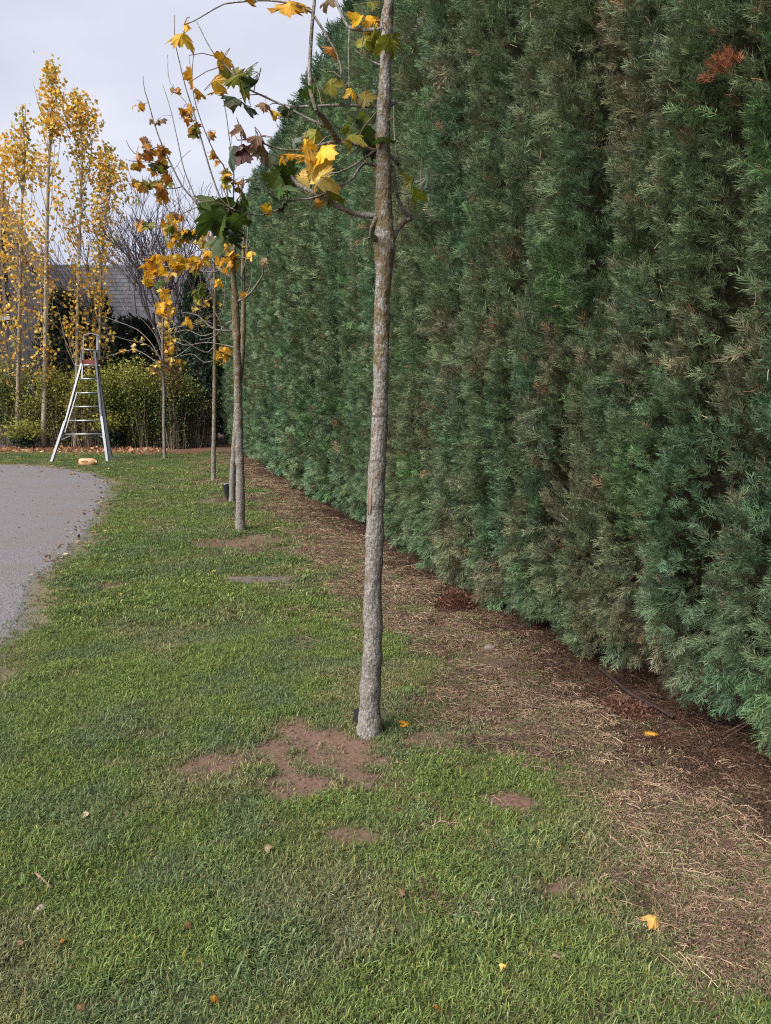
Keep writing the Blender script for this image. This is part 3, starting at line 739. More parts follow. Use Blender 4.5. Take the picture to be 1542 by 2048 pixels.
# ------------------------------------------------------------------ evergreen masses and shrubs
M['fol'] = mat_col('shrub_leaf', .7, .15, .25, .2, 30)
def evergreen(name, px, py_top, v, w, label, col, nleaf, base_z=0.2, cone=.6, leaf=.16, group=None, pw=1.0):
    g = V(px, 800, v); g[2] = 0; top = V(px, py_top, v)[2]
    o = empty(name, g, label, 'tree', group)
    b = MB(); b.tube([(0, 0, -.1), (.02, .01, top*.4), (0, 0, top*.93)], [.13, .09, .02], 7, bump=.1); b.build('trunk', M['cbark'], o, (0, 0, 0), True)
    r = RNG; n = nleaf; t = r.random(n)**pw; z = base_z+(top-base_z)*t
    rad = w*((1-t)**cone)*(.55+.75*fbm(r.random(n)*0+z*2.1, r.random(n)*6, px))*np.minimum(1, .45+t*4)
    a = r.random(n)*6.283; rr_ = rad*np.sqrt(.25+.75*r.random(n))
    p_ = np.stack([rr_*np.cos(a), rr_*np.sin(a), z+(r.random(n)-.5)*.2], 1)
    leaf_cloud('crown', p_, leaf*(.6+.8*r.random(n)), jit(np.tile(col, (n, 1)), .45), M['fol'], o, (0, 0, 0), .4, .45, px, kind='stuff')
    return o
evergreen('evergreen_tree', 140, 588, 22.3, 1.25, 'dark evergreen tree between the shingled house and the ladder', (.022, .036, .022), 5200, .3, .35)
evergreen('evergreen_tree', 212, 585, 23.0, 1.2, 'dark green evergreen rising behind the ladder towards the slate roof', (.04, .06, .034), 4200, .3, .7)
evergreen('evergreen_tree', 275, 640, 21.8, 1.35, 'low black green evergreen behind the bare tree', (.02, .03, .02), 5200, .3, .3)
evergreen('evergreen_tree', 400, 548, 21.6, .95, 'bluish green conifer at the far end of the tall hedge', (.06, .10, .062), 7000, .9, .45, .13)
evergreen('evergreen_tree', 425, 600, 24.0, 1.3, 'dark conifer filling the gap past the hedge end', (.035, .055, .035), 5000, .2, .4, .17)
evergreen('evergreen_tree', 345, 660, 22.6, .8, 'deep green bush under the crown of the bare tree', (.035, .06, .035), 3000, .3, .3)
evergreen('evergreen_tree', -110, 640, 21.5, 1.2, 'dark green tree beyond the driveway in front of the house', (.04, .06, .03), 2600, .3, .4)

def shrub(px, py_g, py_top, wpx, label, pal, wts, nleaf, nstem, low=.8, leaf=.062, stemc=(.27, .215, .175)):
    v = G(px, py_g).dot(FH); g = GG(px, py_g); k = FPX/v
    top = V(px, py_top, v)[2]; w = wpx/k/2
    o = empty('boundary_shrub', g, label, 'shrub', 'shrubs along the back boundary')
    b = MB(); tips = []
    for i in range(nstem):
        a = random.random()*6.283; r0 = random.random()**.6*w*.7; r1 = r0*.6+random.random()**.6*w*.8; a1 = a+random.uniform(-.5, .5)
        h = top*random.uniform(.65, 1.0)
        p0 = np.array([r0*math.cos(a), r0*math.sin(a)*.6, -.04]); p2 = np.array([r1*math.cos(a1), r1*math.sin(a1)*.6, h]); p1 = p0*.6+p2*.4+np.array([random.uniform(-.08, .08), 0, .1])
        cc = np.array(stemc)*random.uniform(.3, 1.1)
        b.tube([p0, p1, p2], [random.uniform(.008, .016), .008, .003], 4, cc, False, dens=.3); tips.append((p1, p2)); tips.append((p0, p1))
        for j in range(3):
            q0 = p1+(p2-p1)*random.random(); q1 = q0+np.array([random.uniform(-.35, .35), random.uniform(-.2, .2), random.uniform(.1, .5)])
            b.tube([q0, q1], [.005, .002], 3, cc, False); tips.append((q0, q1))
    b.build('stems', M['twigcol'], o, (0, 0, 0), kind='stuff')
    n = int(nleaf*2.0); ti = RNG.integers(0, len(tips), n); t = RNG.random(n)**.7
    A_ = np.array([q[0] for q in tips])[ti]; B_ = np.array([q[1] for q in tips])[ti]
    p_ = A_+(B_-A_)*t[:, None]*1.06+RNG.normal(size=(n, 3))*np.array([.11, .11, .09])
    z = p_[:, 2]/top; k_ = (RNG.random(n) < low+(1-low)*sstep(.15, .65, z)) & (p_[:, 2] > .08); p_ = p_[k_]; z = z[k_]; n = len(p_)
    colr = pick(pal, wts, n); tt = sstep(.6, 1.05, z+(RNG.random(n)-.5)*.3)[:, None]; colr = colr*(1-tt)+np.array([.30, .295, .06])*tt*.8+colr*tt*.2
    leaf_cloud('foliage', p_, leaf*(.6+.8*RNG.random(n)), jit(colr*1.12, .38), M['fol'], o, (0, 0, 0), .3, .55, int(px)+3, kind='stuff')
PG = [(.14, .16, .045), (.19, .19, .055), (.25, .21, .07), (.08, .105, .035)]
shrub(-60, 893, 740, 120, 'leafy green shrub at the edge of the driveway beyond the lawn', PG, [3, 2, 1, 2], 3000, 26)
shrub(12, 894, 728, 95, 'bushy bright green shrub in front of the shingled house wall', [(.09, .135, .03), (.13, .16, .035), (.06, .09, .025)], [3, 2, 2], 3800, 26)
shrub(72, 895, 790, 70, 'low thin shrub with bare stems under the house wall', PG, [2, 2, 2, 2], 1500, 26, .3)
shrub(128, 896, 742, 80, 'yellow green shrub standing just behind the ladder left stile', [(.16, .16, .045), (.22, .20, .05), (.10, .12, .035)], [3, 2, 2], 3300, 30)
shrub(180, 897, 760, 70, 'airy yellowish shrub seen through the ladder rungs', [(.20, .18, .05), (.26, .22, .05), (.12, .12, .04)], [3, 2, 2], 2300, 28)
shrub(240, 897, 735, 90, 'dense lime green shrub with yellow tips beside the ladder', [(.12, .155, .035), (.17, .19, .04), (.07, .10, .03)], [3, 2, 2], 4200, 32)
shrub(292, 897, 740, 80, 'tall green shrub just before the thin far maple', [(.105, .14, .035), (.15, .17, .04), (.06, .09, .03)], [3, 2, 2], 3800, 32)
shrub(352, 897, 745, 80, 'mixed green shrub with bare brown stems between far maple and dark hollow', [(.08, .12, .035), (.13, .14, .045), (.055, .085, .035)], [3, 2, 2], 3300, 36)
shrub(400, 896, 790, 50, 'twiggy bare stemmed shrub beside the dark hollow at the hedge end', [(.03, .04, .02), (.06, .07, .03)], [3, 1], 700, 34, .3, .05, (.10, .08, .065))
shrub(52, 899, 868, 40, 'small dark laurel like clump above the fallen leaves', [(.03, .06, .035), (.05, .085, .05)], [2, 1], 900, 12, .9, .08)
shrub(222, 899, 848, 34, 'small dark evergreen clump beside the ladder foot', [(.025, .04, .028), (.04, .06, .04)], [2, 1], 900, 12, .9, .08)

# weathered board fence glimpsed through the stems
fv = 20.6
f0 = uvz(V(-160, 850, fv).dot(RH), fv, 0); f1 = uvz(V(425, 850, fv).dot(RH), fv, 0)
fence = empty('board_fence', (f0+f1)/2, 'weathered low board fence glimpsed behind the shrub stems', 'fence')
M['fence'] = mat_plain('weathered_board', (.19, .15, .135), .9, .1, .35, 7, bstr=.3)
Lf = np.linalg.norm(f1-f0); nb_ = int(Lf/.15); fm = []
for i in range(3):
    b = MB(); b.box((0, 0, .27), RH*.068, FH*.011, UP*.31); fm.append(make_mesh('board', np.concatenate(b.v), b.f, M['fence']))
for i in range(nb_):
    link('board', fm[i % 3], fence, f0+(f1-f0)*(i+.5)/nb_-(f0+f1)/2+np.array([0, 0, random.uniform(-.03, .02)])-FH*.02)
for zz in (.15, .45):
    b = MB(); b.box((0, 0, zz), RH*Lf/2, FH*.02, UP*.035); b.build('rail', M['fence'], fence, (0, 0, 0)).location = tuple(FH*.014)

# ------------------------------------------------------------------ bare tree behind the shrubs
bt = V(335, 800, 22.0); bt[2] = 0
bare = empty('bare_tree', bt, 'leafless tree with a wide fan of fine grey twigs before the slate roof', 'tree')
tb, bb_, tw = MB(), MB(), MB()
def grow(p, d, r, L, lev, r2):
    n = 4; pts = [p]; dd = d.copy()
    for i in range(n):
        dd = dd+r2.normal(size=3)*.10+np.array([0, 0, .05 if lev else 0]); dd /= np.linalg.norm(dd); pts.append(pts[-1]+dd*L/n)
    rs = np.linspace(r, r*.62, n+1)
    (tb if lev == 0 else bb_ if lev < 3 else tw).tube(pts, np.maximum(rs, .0065), 7 if lev == 0 else 4 if lev < 3 else 3, (.16, .135, .14), False)
    if lev >= 5: return
    k = 8 if lev == 0 else int(r2.integers(3, 5)) if lev < 4 else 3
    for i in range(k):
        t = 1.0 if lev == 0 else (.35+.65*r2.random())
        idx = min(n, max(1, int(round(t*n)))); a = r2.random()*6.283; sp = r2.uniform(.28, .62) if lev else r2.uniform(.15, .95)
        o1 = np.cross(dd, [0, 0, 1.]) if abs(dd[2]) < .95 else np.array([1., 0, 0]); o1 /= np.linalg.norm(o1); o2 = np.cross(dd, o1)
        nd = dd*math.cos(sp)+(o1*math.cos(a)+o2*math.sin(a))*math.sin(sp)
        if lev == 0:
            a = 6.283*i/k+.3; nd = np.array([math.cos(a)*math.sin(sp), math.sin(a)*math.sin(sp), math.cos(sp)])
        grow(pts[idx], nd, max(.006, r*(.55 if lev else .5)), L*r2.uniform(.66, .90) if lev else 2.15, lev+1, r2)
grow(np.array([0, 0, -.1]), np.array([0, 0, 1.]), .13, 1.75, 0, np.random.default_rng(5))
tb.build('trunk', M['twigcol'], bare, (0, 0, 0), True); bb_.build('limbs', M['twigcol'], bare, (0, 0, 0), True, kind='stuff'); tw.build('twigs', M['twigcol'], bare, (0, 0, 0), kind='stuff')

# red leaved shrub glimpsed past the far maple
shrub(346, 898, 650, 36, 'thin shrub with dark red leaves behind the far maple', [(.16, .03, .035), (.12, .05, .04), (.2, .12, .05)], [2, 2, 1], 500, 9, .1, .07)

# ------------------------------------------------------------------ poplars
PY = [(.72, .43, .05), (.74, .50, .13), (.64, .33, .04), (.48, .40, .07), (.28, .30, .09)]
def poplar(trunk, v, label, clumps, wbase, dens=1.0):
    P = [V(x, y, v) for x, y in trunk]; g = P[0].copy(); g[2] = gh(g[0], g[1])
    P[0] = g-UP*.05; o = empty('poplar_tree', g, label, 'tree', 'yellow poplars behind the boundary shrubs')
    b = MB(); rr_ = np.linspace(wbase, .012, len(P)); b.tube(P, rr_, 8, (.30, .25, .19), bump=.08, dens=.25); b.build('trunk', M['twigcol'], o, g, True)
    PA = np.array(P); sb = MB(); lp = []; lc = []
    top = PA[-1][2]
    for i in range(46):
        z0 = 1.2+(top-1.6)*random.random()**.9
        k_ = np.interp(z0, PA[:, 2], np.arange(len(PA))); p0 = np.array([np.interp(k_, np.arange(len(PA)), PA[:, j]) for j in range(3)])
        a = random.random()*6.283; L = random.uniform(.5, 1.5)*(1 if z0 < top-1.5 else .5); e = random.uniform(.12, .34)
        p1 = p0+np.array([math.cos(a)*L*e*.7, math.sin(a)*L*e*.7, L*.45]); p2 = p0+np.array([math.cos(a)*L*e, math.sin(a)*L*e, L])
        sb.tube([p0, p1, p2], [.011, .008, .004], 4, (.27, .22, .17), False)
        for t in np.linspace(.25, 1, 4):
            lp.append(p0+(p2-p0)*t)
    sb.build('branches', M['twigcol'], o, g, kind='stuff')
    # clumps of leaves given as ellipses around the stem
    Lp = []; Lc = []
    for (cx, cy, rx, ry, n, q) in clumps:
        n = int(n*(2.7 if cy < 360 else 1.6)*dens); c_ = V(cx, cy, v); k = FPX/v
        d = RNG.normal(size=(n, 3))*.55; r_ = np.linalg.norm(d, axis=1); d = d/np.maximum(1, r_)[:, None]
        p_ = c_+np.outer(d[:, 0]*rx/k, RH)+np.outer(d[:, 1]*rx/k, FH)+np.outer(d[:, 2]*ry/k*1.05, UP)
        Lp.append(p_); w_ = [5, 3, 2, 1, .6] if q == 'Y' else [1.5, 1, 1, 3, 3.5] if q == 'G' else [2, 5, 1, 1, .5]
        Lc.append(pick(PY, w_, n))
    base = np.array(lp); i = RNG.integers(0, len(base), int(560*dens)); q = base[i]+RNG.normal(size=(len(i), 3))*.12
    Lp.append(q); Lc.append(pick(PY, [4, 4, 2, 2, 1], len(i)))
    p_ = np.concatenate(Lp); c_ = jit(np.concatenate(Lc), .25); k_ = p_[:, 2] > .5; p_ = p_[k_]; c_ = c_[k_]
    leaf_cloud('foliage', p_, .068+.045*RNG.random(len(p_)), c_, M['leafcol'], o, g, -.4, .95, int(trunk[0][0])+7, kind='stuff')
poplar([(86, 897), (90, 780), (92, 600), (94, 450), (99, 300), (104, 200), (107, 128)], 20.0, 'tallest yellow poplar, its slender top rising above its neighbours',
       [(107, 200, 26, 55, 150, 'Y'), (104, 145, 12, 20, 22, 'G'), (105, 255, 32, 20, 60, 'Y'), (85, 330, 26, 40, 45, 'W'), (118, 400, 16, 60, 60, 'Y'), (75, 470, 30, 60, 80, 'Y'),
        (85, 560, 24, 50, 50, 'Y'), (88, 650, 20, 60, 36, 'W'), (100, 720, 18, 40, 26, 'W')], .075)
poplar([(150, 898), (153, 780), (155, 640), (158, 530), (162, 384), (164, 282), (152, 186)], 20.2, 'yellow poplar directly behind the ladder with a green flecked top',
       [(168, 235, 34, 40, 150, 'Y'), (150, 200, 10, 25, 22, 'G'), (160, 310, 24, 40, 60, 'G'), (160, 400, 20, 40, 60, 'G'), (145, 470, 24, 40, 60, 'Y'), (160, 560, 22, 40, 60, 'Y'),
        (150, 640, 22, 50, 70, 'Y'), (175, 700, 18, 50, 60, 'Y')], .055)
poplar([(199, 898), (198, 780), (200, 640), (203, 530), (212, 430), (216, 296)], 20.4, 'shorter yellow poplar standing next to the bare tree',
       [(216, 345, 36, 34, 170, 'Y'), (212, 300, 14, 12, 16, 'G'), (215, 410, 30, 40, 80, 'Y'), (195, 440, 26, 30, 60, 'Y'), (212, 490, 30, 50, 110, 'Y'), (200, 570, 26, 50, 90, 'W'),
        (262, 395, 22, 16, 20, 'G'), (205, 660, 18, 50, 40, 'W')], .045)
poplar([(34, 896), (36, 780), (40, 600), (43, 420), (49, 316), (44, 208)], 20.3, 'yellow poplar crossing the house roof edge with a broad leafy crown',
       [(45, 250, 14, 35, 40, 'G'), (30, 300, 34, 30, 110, 'Y'), (60, 320, 26, 30, 60, 'G'), (40, 350, 40, 24, 90, 'Y'), (40, 430, 34, 40, 70, 'Y'), (35, 500, 36, 50, 90, 'Y'),
        (38, 590, 26, 60, 40, 'W'), (30, 690, 22, 60, 34, 'W')], .06, .8)
poplar([(-14, 895), (-10, 780), (-4, 600), (4, 420), (12, 268)], 20.6, 'yellow poplar farthest from the bare tree, beside the house window',
       [(10, 310, 26, 30, 90, 'Y'), (0, 400, 32, 50, 110, 'Y'), (0, 500, 36, 60, 130, 'Y'), (-5, 620, 34, 70, 130, 'W'), (0, 720, 30, 40, 50, 'W')], .055, .62)

# ------------------------------------------------------------------ maples
m, n = newmat('maple_bark')
oc = objco(n)
lm = attr(n, 'lichen').outputs['Fac']
f1 = noise(n, oc, 22, 5, .6); f2 = noise(n, oc, 120, 5, .65); 
mpz = N(n, 'Mapping'); mpz.inputs['Scale'].default_value = (1, 1, .45); n.links.new(oc, mpz.inputs[0])
vo = N(n, 'TexVoronoi'); vo.inputs['Scale'].default_value = 95; n.links.new(mpz.outputs[0], vo.inputs['Vector'])
mpr = N(n, 'Mapping'); mpr.inputs['Scale'].default_value = (1.5, 1.5, 26); n.links.new(oc, mpr.inputs[0])
f3 = noise(n, mpr.outputs[0], 1.0, 4, .6)
bark = ramp(n, f2, [(.32, (.07, .060, .052)), (.48, (.18, .162, .145)), (.66, (.36, .34, .315))])
bark = mixc(n, ramp(n, vo.outputs['Distance'], [(.15, (.55, .55, .55)), (.5, (0, 0, 0))]), bark, (.40, .39, .365))
bark = mixc(n, ramp(n, f1, [(.42, (0, 0, 0)), (.7, (.6, .6, .6))]), bark, (.14, .115, .10))
bark = mixc(n, ramp(n, f3, [(.56, (0, 0, 0)), (.66, (.85, .85, .85))]), bark, (.085, .07, .06))
must = ramp(n, f2, [(.3, (.060, .045, .028)), (.5, (.145, .108, .058)), (.7, (.25, .205, .13))])
lf = N(n, 'Math', operation='MULTIPLY_ADD'); n.links.new(f1, lf.inputs[0]); lf.inputs[1].default_value = 3.4; lf.inputs[2].default_value = -1.75
la = N(n, 'Math', operation='ADD'); la.use_clamp = True; n.links.new(lf.outputs[0], la.inputs[0]); n.links.new(lm, la.inputs[1])
bark = mixc(n, ramp(n, la.outputs[0], [(.35, (0, 0, 0)), (.75, (1, 1, 1))]), bark, must)
hsum = N(n, 'Math', operation='SUBTRACT'); n.links.new(f2, hsum.inputs[0]); n.links.new(vo.outputs['Distance'], hsum.inputs[1])
finish(n, bark, .9, .15, hsum.outputs[0], .7, .006)
M['bark'] = m
# leaf meshes: five-lobed with toothed tips and a stalk
LO = [(0, .02), (.14, -.05), (.36, -.05), (.33, .07), (.44, .13), (.62, .22), (.55, .33), (.62, .47), (.46, .47), (.40, .54), (.30, .47), (.25, .54), (.28, .67), (.19, .72), (.17, .83), (.08, .82), (0, 1.0)]
m, n = newmat('maple_leaf')
oi = N(n, 'ObjectInfo'); f = noise(n, objco(n), 3.2, 4, .6); f2 = noise(n, objco(n), 14, 3)
c = mixc(n, 1.0, oi.outputs['Color'], ramp(n, f, [(.3, (.62, .68, .6)), (.5, (1, 1, 1)), (.72, (1.25, 1.12, 1.0))]), 'MULTIPLY')
c = mixc(n, 1.0, c, attr(n, 'col').outputs['Color'], 'MULTIPLY')
c = mixc(n, ramp(n, f2, [(.68, (0, 0, 0)), (.8, (.6, .6, .6))]), c, (.10, .055, .025))
finish(n, c, .5, .3, trans=.35); M['mleaf'] = m
def maple_leaf_mesh(seed, curl):
    r = np.random.default_rng(seed)
    pts = [(x, y) for x, y in LO]+[(-x, y) for x, y in LO[-2:0:-1]]
    vv = [(0, .30, 0)]+[(x*(1+.1*r.normal()), y*(1+.04*r.normal()), 0) for x, y in pts]
    vv = np.array(vv); vv[:, 2] = -curl*(np.abs(vv[:, 0])**1.5)*.9-curl*.5*np.maximum(0, vv[:, 1]-.3)**2+.05*r.normal(size=len(vv))*np.hypot(vv[:, 0], vv[:, 1]-.3)
    k = len(pts); ff = [(0, 1+i, 1+(i+1) % k) for i in range(k)]
    b = MB(); b.add(vv, ff); b.tube([(0, .03, -.004), (0, -.25, -.06), (.02, -.5, -.02)], [.013, .011, .012], 4, cap=False)
    cc = np.ones((b.n, 3)); rr0 = np.hypot(vv[:, 0], vv[:, 1]-.3)
    cc[:len(vv)] = np.where(rr0[:, None] > .5, (.85, .72, .62), (1.0, 1.02, 1.0))*(.85+.3*r.random((len(vv), 1))); cc[0] = (1.2, 1.2, 1.05); cc[len(vv):] = (.8, .6, .5)
    return make_mesh('leaf', np.concatenate(b.v), b.f, M['mleaf'], False, cc)
LM = [maple_leaf_mesh(i, .35+.35*(i % 4)) for i in range(8)]
LC = {'Y': (.74, .44, .035), 'O': (.42, .19, .035), 'YO': (.62, .34, .035), 'YG': (.21, .22, .03), 'G': (.06, .105, .02), 'DG': (.035, .058, .018),
      'GR': (.15, .19, .15), 'DGR': (.09, .11, .08), 'BR': (.21, .13, .08), 'PU': (.10, .04, .04), 'W': (.38, .33, .21), 'PY': (.72, .53, .15)}
def leaf_obj(parent, p, size, ck, origin, face=None, up=None):
    c_ = np.array(LC[ck])*random.uniform(.75, 1.2); c_ = np.clip(c_*(1+RNG.normal(size=3)*.06), .01, .9)
    o = link('leaf', random.choice(LM), parent, np.asarray(p)-origin)
    # leaf blade hangs: tip outwards/down, face turned roughly to the light and the path
    d = RNG.normal(size=3)*.75+np.array([0, 0, -.55]); nrm = -FH*.55+UP*.55+RNG.normal(size=3)*.6
    if face is not None: d = np.asarray(face, float)
    if up is not None: nrm = np.asarray(up, float)
    e = eulers(np.array([d]), np.array([nrm]))[0]
    o.rotation_euler = tuple(e); o.scale = (size,)*3; o.color = (*c_, 1)
    return o
def ringed(P, R_, L_, seed):
    # swellings and old ring scars along the stem
    r = np.random.default_rng(seed+900); P = np.array(P); sg = np.r_[0, np.cumsum(np.linalg.norm(np.diff(P, axis=0), axis=1))]
    n = max(12, int(sg[-1]/.03)); q = np.linspace(0, sg[-1], n); Pn = np.stack([smooth_interp(q, sg, P[:, k]) for k in range(3)], 1)
    Rn = np.interp(q, sg, R_); Ln = np.interp(q, sg, L_); c_ = 0.12
    while c_ < sg[-1]:
        a = r.uniform(.05, .14); w = r.uniform(.012, .035); Rn = Rn*(1+a*np.exp(-((q-c_)/w)**2)); c_ += r.uniform(.10, .30)
    Pn[3:, 0] += Rn[3:]*.12*(fbm(q[3:]*5, q[3:]*0+seed, 3)-.5)*2; Pn[3:, 1] += Rn[3:]*.12*(fbm(q[3:]*5, q[3:]*0+seed+9, 4)-.5)*2
    return Pn, Rn, Ln
def maple(label, base_px, trunk, branches, leaves, lich, depthspread=.25, seed=0, tubes=20):
    g = GG(*base_px); v0 = g.dot(FH); k0 = FPX/math.hypot(v0, 0)
    o = empty('maple_tree', g, label, 'tree', 'young maples in a row between lawn and hedge')
    P = []; R_ = []; Lc_ = []
    for i, (x, y, w) in enumerate(trunk):
        p_ = V(x, y, v0); P.append(p_); R_.append(w/2/(FPX/(p_-CAM).dot(FW))); Lc_.append(float(np.interp(p_[2], lich[0], lich[1])))
    P[0] = np.array([P[0][0], P[0][1], min(g[2], P[0][2])-.05])
    P, R_, Lc_ = ringed(P, R_, Lc_, seed)
    b = MB(); b.tube(P, R_, tubes, None, True, .16, seed, Lc_, .018 if seed == 1 else .03); b.build('trunk', M['bark'], o, g, True, 'lichen')
    rs = np.random.default_rng(seed+50); S = [(x, y, 0.0) for x, y, w in trunk]
    tws = MB()
    for (pts, w0, w1) in branches:
        dend = (rs.random()-.5)*2*depthspread; n_ = len(pts); d0 = 0.0
        # start depth follows the nearest already placed wood
        x0, y0 = pts[0]; j = min(range(len(S)), key=lambda q: (S[q][0]-x0)**2+(S[q][1]-y0)**2); d0 = S[j][2]
        dense = []
        for i in range(n_-1):
            for t in np.linspace(0, 1, 4, endpoint=False): dense.append((np.array(pts[i])*(1-t)+np.array(pts[i+1])*t))
        dense.append(np.array(pts[-1])); dn = len(dense)
        Q = []; 
        for i, q in enumerate(pts):
            t = i/(n_-1); Q.append(V(q[0], q[1], v0+d0+dend*t))
        for i, q in enumerate(dense): S.append((q[0], q[1], d0+dend*i/(dn-1)))
        ww = np.linspace(w0, w1, n_)/2/k0
        bb2 = MB(); bb2.tube(Q, ww, 8, None, True, .06, seed, [.35]*n_, .04 if seed == 1 else .08); bb2.build('branch', M['bark'], o, g, True, 'lichen')
    SA = np.array(S)
    for (x, y, s, ck) in leaves:
        j = int(np.argmin((SA[:, 0]-x)**2+(SA[:, 1]-y)**2)); dz = SA[j, 2]+rs.normal()*.03
        size = s/k0; pl = V(x, y, v0+dz)
        pb = V(SA[j, 0], SA[j, 1], v0+SA[j, 2])
        lo = leaf_obj(o, pl, size, ck, g)
        # shift so the blade centre sits at the measured point and run a twig to the stalk
        from mathutils import Matrix
        Mx = lo.rotation_euler.to_matrix(); ctr = np.array(Mx @ Vector((0, .35, 0)))*size
        lo.location = tuple(np.asarray(lo.location)-ctr); stalk = np.array(Mx @ Vector((.02, -.5, -.02)))*size+np.asarray(lo.location)+g
        if np.linalg.norm(stalk-pb) > .012:
            midp = (stalk+pb)/2+np.array([0, 0, .01]); tws.tube([pb, midp, stalk], [.0022, .0018, .0014], 4, (.20, .14, .10), False)
    if tws.n: tws.build('twigs', M['twigcol'], o, g, kind='stuff')
    return o
def z3(*q): return [(300+.389*a, .389*b_) for a, b_ in q]
B1 = [([(759, 432), (712, 428), (635, 389), (588, 362), (578, 331), (570, 312)], 12, 4),
      ([(751, 331), (724, 327), (712, 350), (673, 377), (623, 397), (576, 403), (557, 420), (526, 430), (494, 428), (460, 415)], 6, 2.6),
      ([(760, 302), (747, 300), (708, 288), (650, 286), (619, 298), (572, 300), (549, 296), (510, 280), (475, 280)], 7, 2.5),
      ([(747, 303), (720, 323), (681, 344), (658, 348)], 5, 3),
      ([(762, 214), (720, 212), (681, 210), (631, 212), (572, 212), (533, 195), (483, 169), (456, 136), (432, 113), (393, 43)], 6.5, 1.6),
      ([(677, 284), (650, 241), (634, 222)], 12, 9),
      ([(634, 222), (623, 191), (619, 148), (621, 97), (625, 39), (629, 0), (634, -90)], 8, 6),
      ([(650, 253), (603, 230), (572, 212)], 5, 3),
      ([(625, 27), (650, 66), (666, 93), (681, 128), (683, 156)], 5, 3),
      ([(625, 27), (607, 16), (549, 2), (479, 4), (448, 8), (417, 25), (386, 43), (368, 50)], 3.6, 1.6),
      ([(765, 58), (728, 60), (697, 54), (683, 27), (671, 0), (655, -60)], 7, 5),
      ([(763, 62), (765, 31), (773, 0), (782, -60)], 6, 5),
      ([(699, 58), (697, 117), (699, 175)], 3.2, 2.2),
      ([(776, 490), (786, 478), (792, 463), (810, 442), (823, 437)], 13, 9),
      ([(821, 438), (802, 412), (790, 370), (786, 335), (767, 315), (752, 303)], 9, 5),
      ([(794, 322), (790, 285), (788, 253), (787, 200)], 3, 2),
      ([(760, 484), (744, 474), (741, 462), (747, 452), (752, 436)], 13, 8),
      ([(744, 474), (730, 478), (726, 496)], 3, 1.5),
      ([(790, 385), (815, 388), (841, 377)], 2.2, 1.5),
      ([(768, 305), (792, 322), (796, 330)], 8, 7),
      ([(766, 132), (738, 120), (710, 100)], 4, 2), ([(768, 215), (785, 208), (790, 205)], 8, 7),
      ([(772, -40), (735, -95), (700, -120)], 5, 3), ([(782, -130), (840, -190), (880, -260)], 5, 2)]
LV = [(155, 185, 100, 'Y'), (175, 130, 45, 'Y'), (375, 320, 85, 'YO'), (220, 400, 95, 'YO'), (340, 410, 95, 'YO'), (335, 470, 75, 'YO'), (260, 470, 65, 'O'), (450, 385, 120, 'YG'), (420, 400, 90, 'YG'), (505, 365, 65, 'G'),
      (550, 430, 85, 'DG'), (520, 440, 70, 'DG'), (430, 495, 95, 'DGR'), (510, 555, 85, 'DGR'), (590, 545, 65, 'BR'), (645, 570, 55, 'Y'), (710, 575, 85, 'DGR'), (690, 560, 60, 'DG'), (480, 665, 65, 'BR'), (470, 740, 75, 'PU'),
      (475, 800, 80, 'PU'), (410, 800, 100, 'GR'), (540, 700, 85, 'BR'), (590, 775, 110, 'BR'), (560, 760, 80, 'BR'), (700, 790, 115, 'Y'), (640, 830, 70, 'GR'), (880, 790, 125, 'Y'), (900, 780, 90, 'Y'), (830, 860, 125, 'PY'),
      (880, 900, 115, 'PY'), (890, 945, 95, 'BR'), (800, 800, 95, 'Y'), (790, 910, 95, 'PY'), (850, 940, 80, 'PY'), (830, 800, 90, 'Y'), (560, 915, 100, 'GR'), (650, 920, 120, 'G'), (700, 890, 100, 'G'), (660, 975, 100, 'G'),
      (690, 940, 90, 'G'), (640, 1040, 105, 'DG'), (660, 1030, 80, 'DG'), (600, 1080, 60, 'Y'), (920, 1010, 80, 'YG'), (870, 1040, 45, 'O'), (850, 690, 80, 'YG'), (750, 710, 65, 'GR'), (800, 745, 65, 'Y'), (1050, 640, 125, 'YG'),
      (1080, 680, 115, 'G'), (1040, 690, 90, 'YG'), (1170, 620, 95, 'GR'), (1065, 605, 65, 'GR'), (1130, 720, 105, 'DG'), (1110, 740, 80, 'DG'), (1200, 720, 85, 'G'), (1110, 500, 85, 'YG'), (1030, 540, 55, 'GR'), (1040, 470, 55, 'Y'),
      (930, 440, 75, 'YG'), (860, 505, 105, 'G'), (890, 520, 75, 'G'), (930, 255, 65, 'O'), (700, 40, 115, 'YO'), (720, 30, 80, 'YO'), (790, 20, 65, 'YO'), (490, 5, 85, 'O'), (1070, 110, 65, 'Y'), (1130, 110, 75, 'Y'), (1140, 200, 105, 'YG'),
      (1110, 205, 80, 'YG'), (1230, 215, 95, 'YG'), (1190, 235, 65, 'YG'), (1250, 200, 70, 'YG'), (1430, 915, 105, 'GR'), (1340, 930, 75, 'YG'), (1350, 1000, 105, 'YG'), (1200, 890, 85, 'YG'), (1180, 900, 60, 'Y'), (340, 1030, 145, 'G'),
      (470, 1030, 115, 'G'), (430, 1060, 85, 'GR'), (330, 1130, 145, 'G'), (400, 1110, 115, 'G'), (350, 1210, 140, 'G'), (400, 1180, 105, 'PU'), (450, 1130, 95, 'G'), (310, 1080, 95, 'G'), (420, 1220, 85, 'DG'), (385, 1060, 110, 'G'),
      (365, 1165, 110, 'G'), (440, 1180, 80, 'DG'), (905, 0, 70, 'BR'), (1140, 10, 60, 'YG')]
L1 = [(300+.389*x, .389*y, s*.389*1.17, ck) for x, y, s, ck in LV]
L1 += [(705, -115, 40, 'YO'), (870, -250, 40, 'YG'), (655, -70, 40, 'YO'), (640, -90, 42, 'Y')]
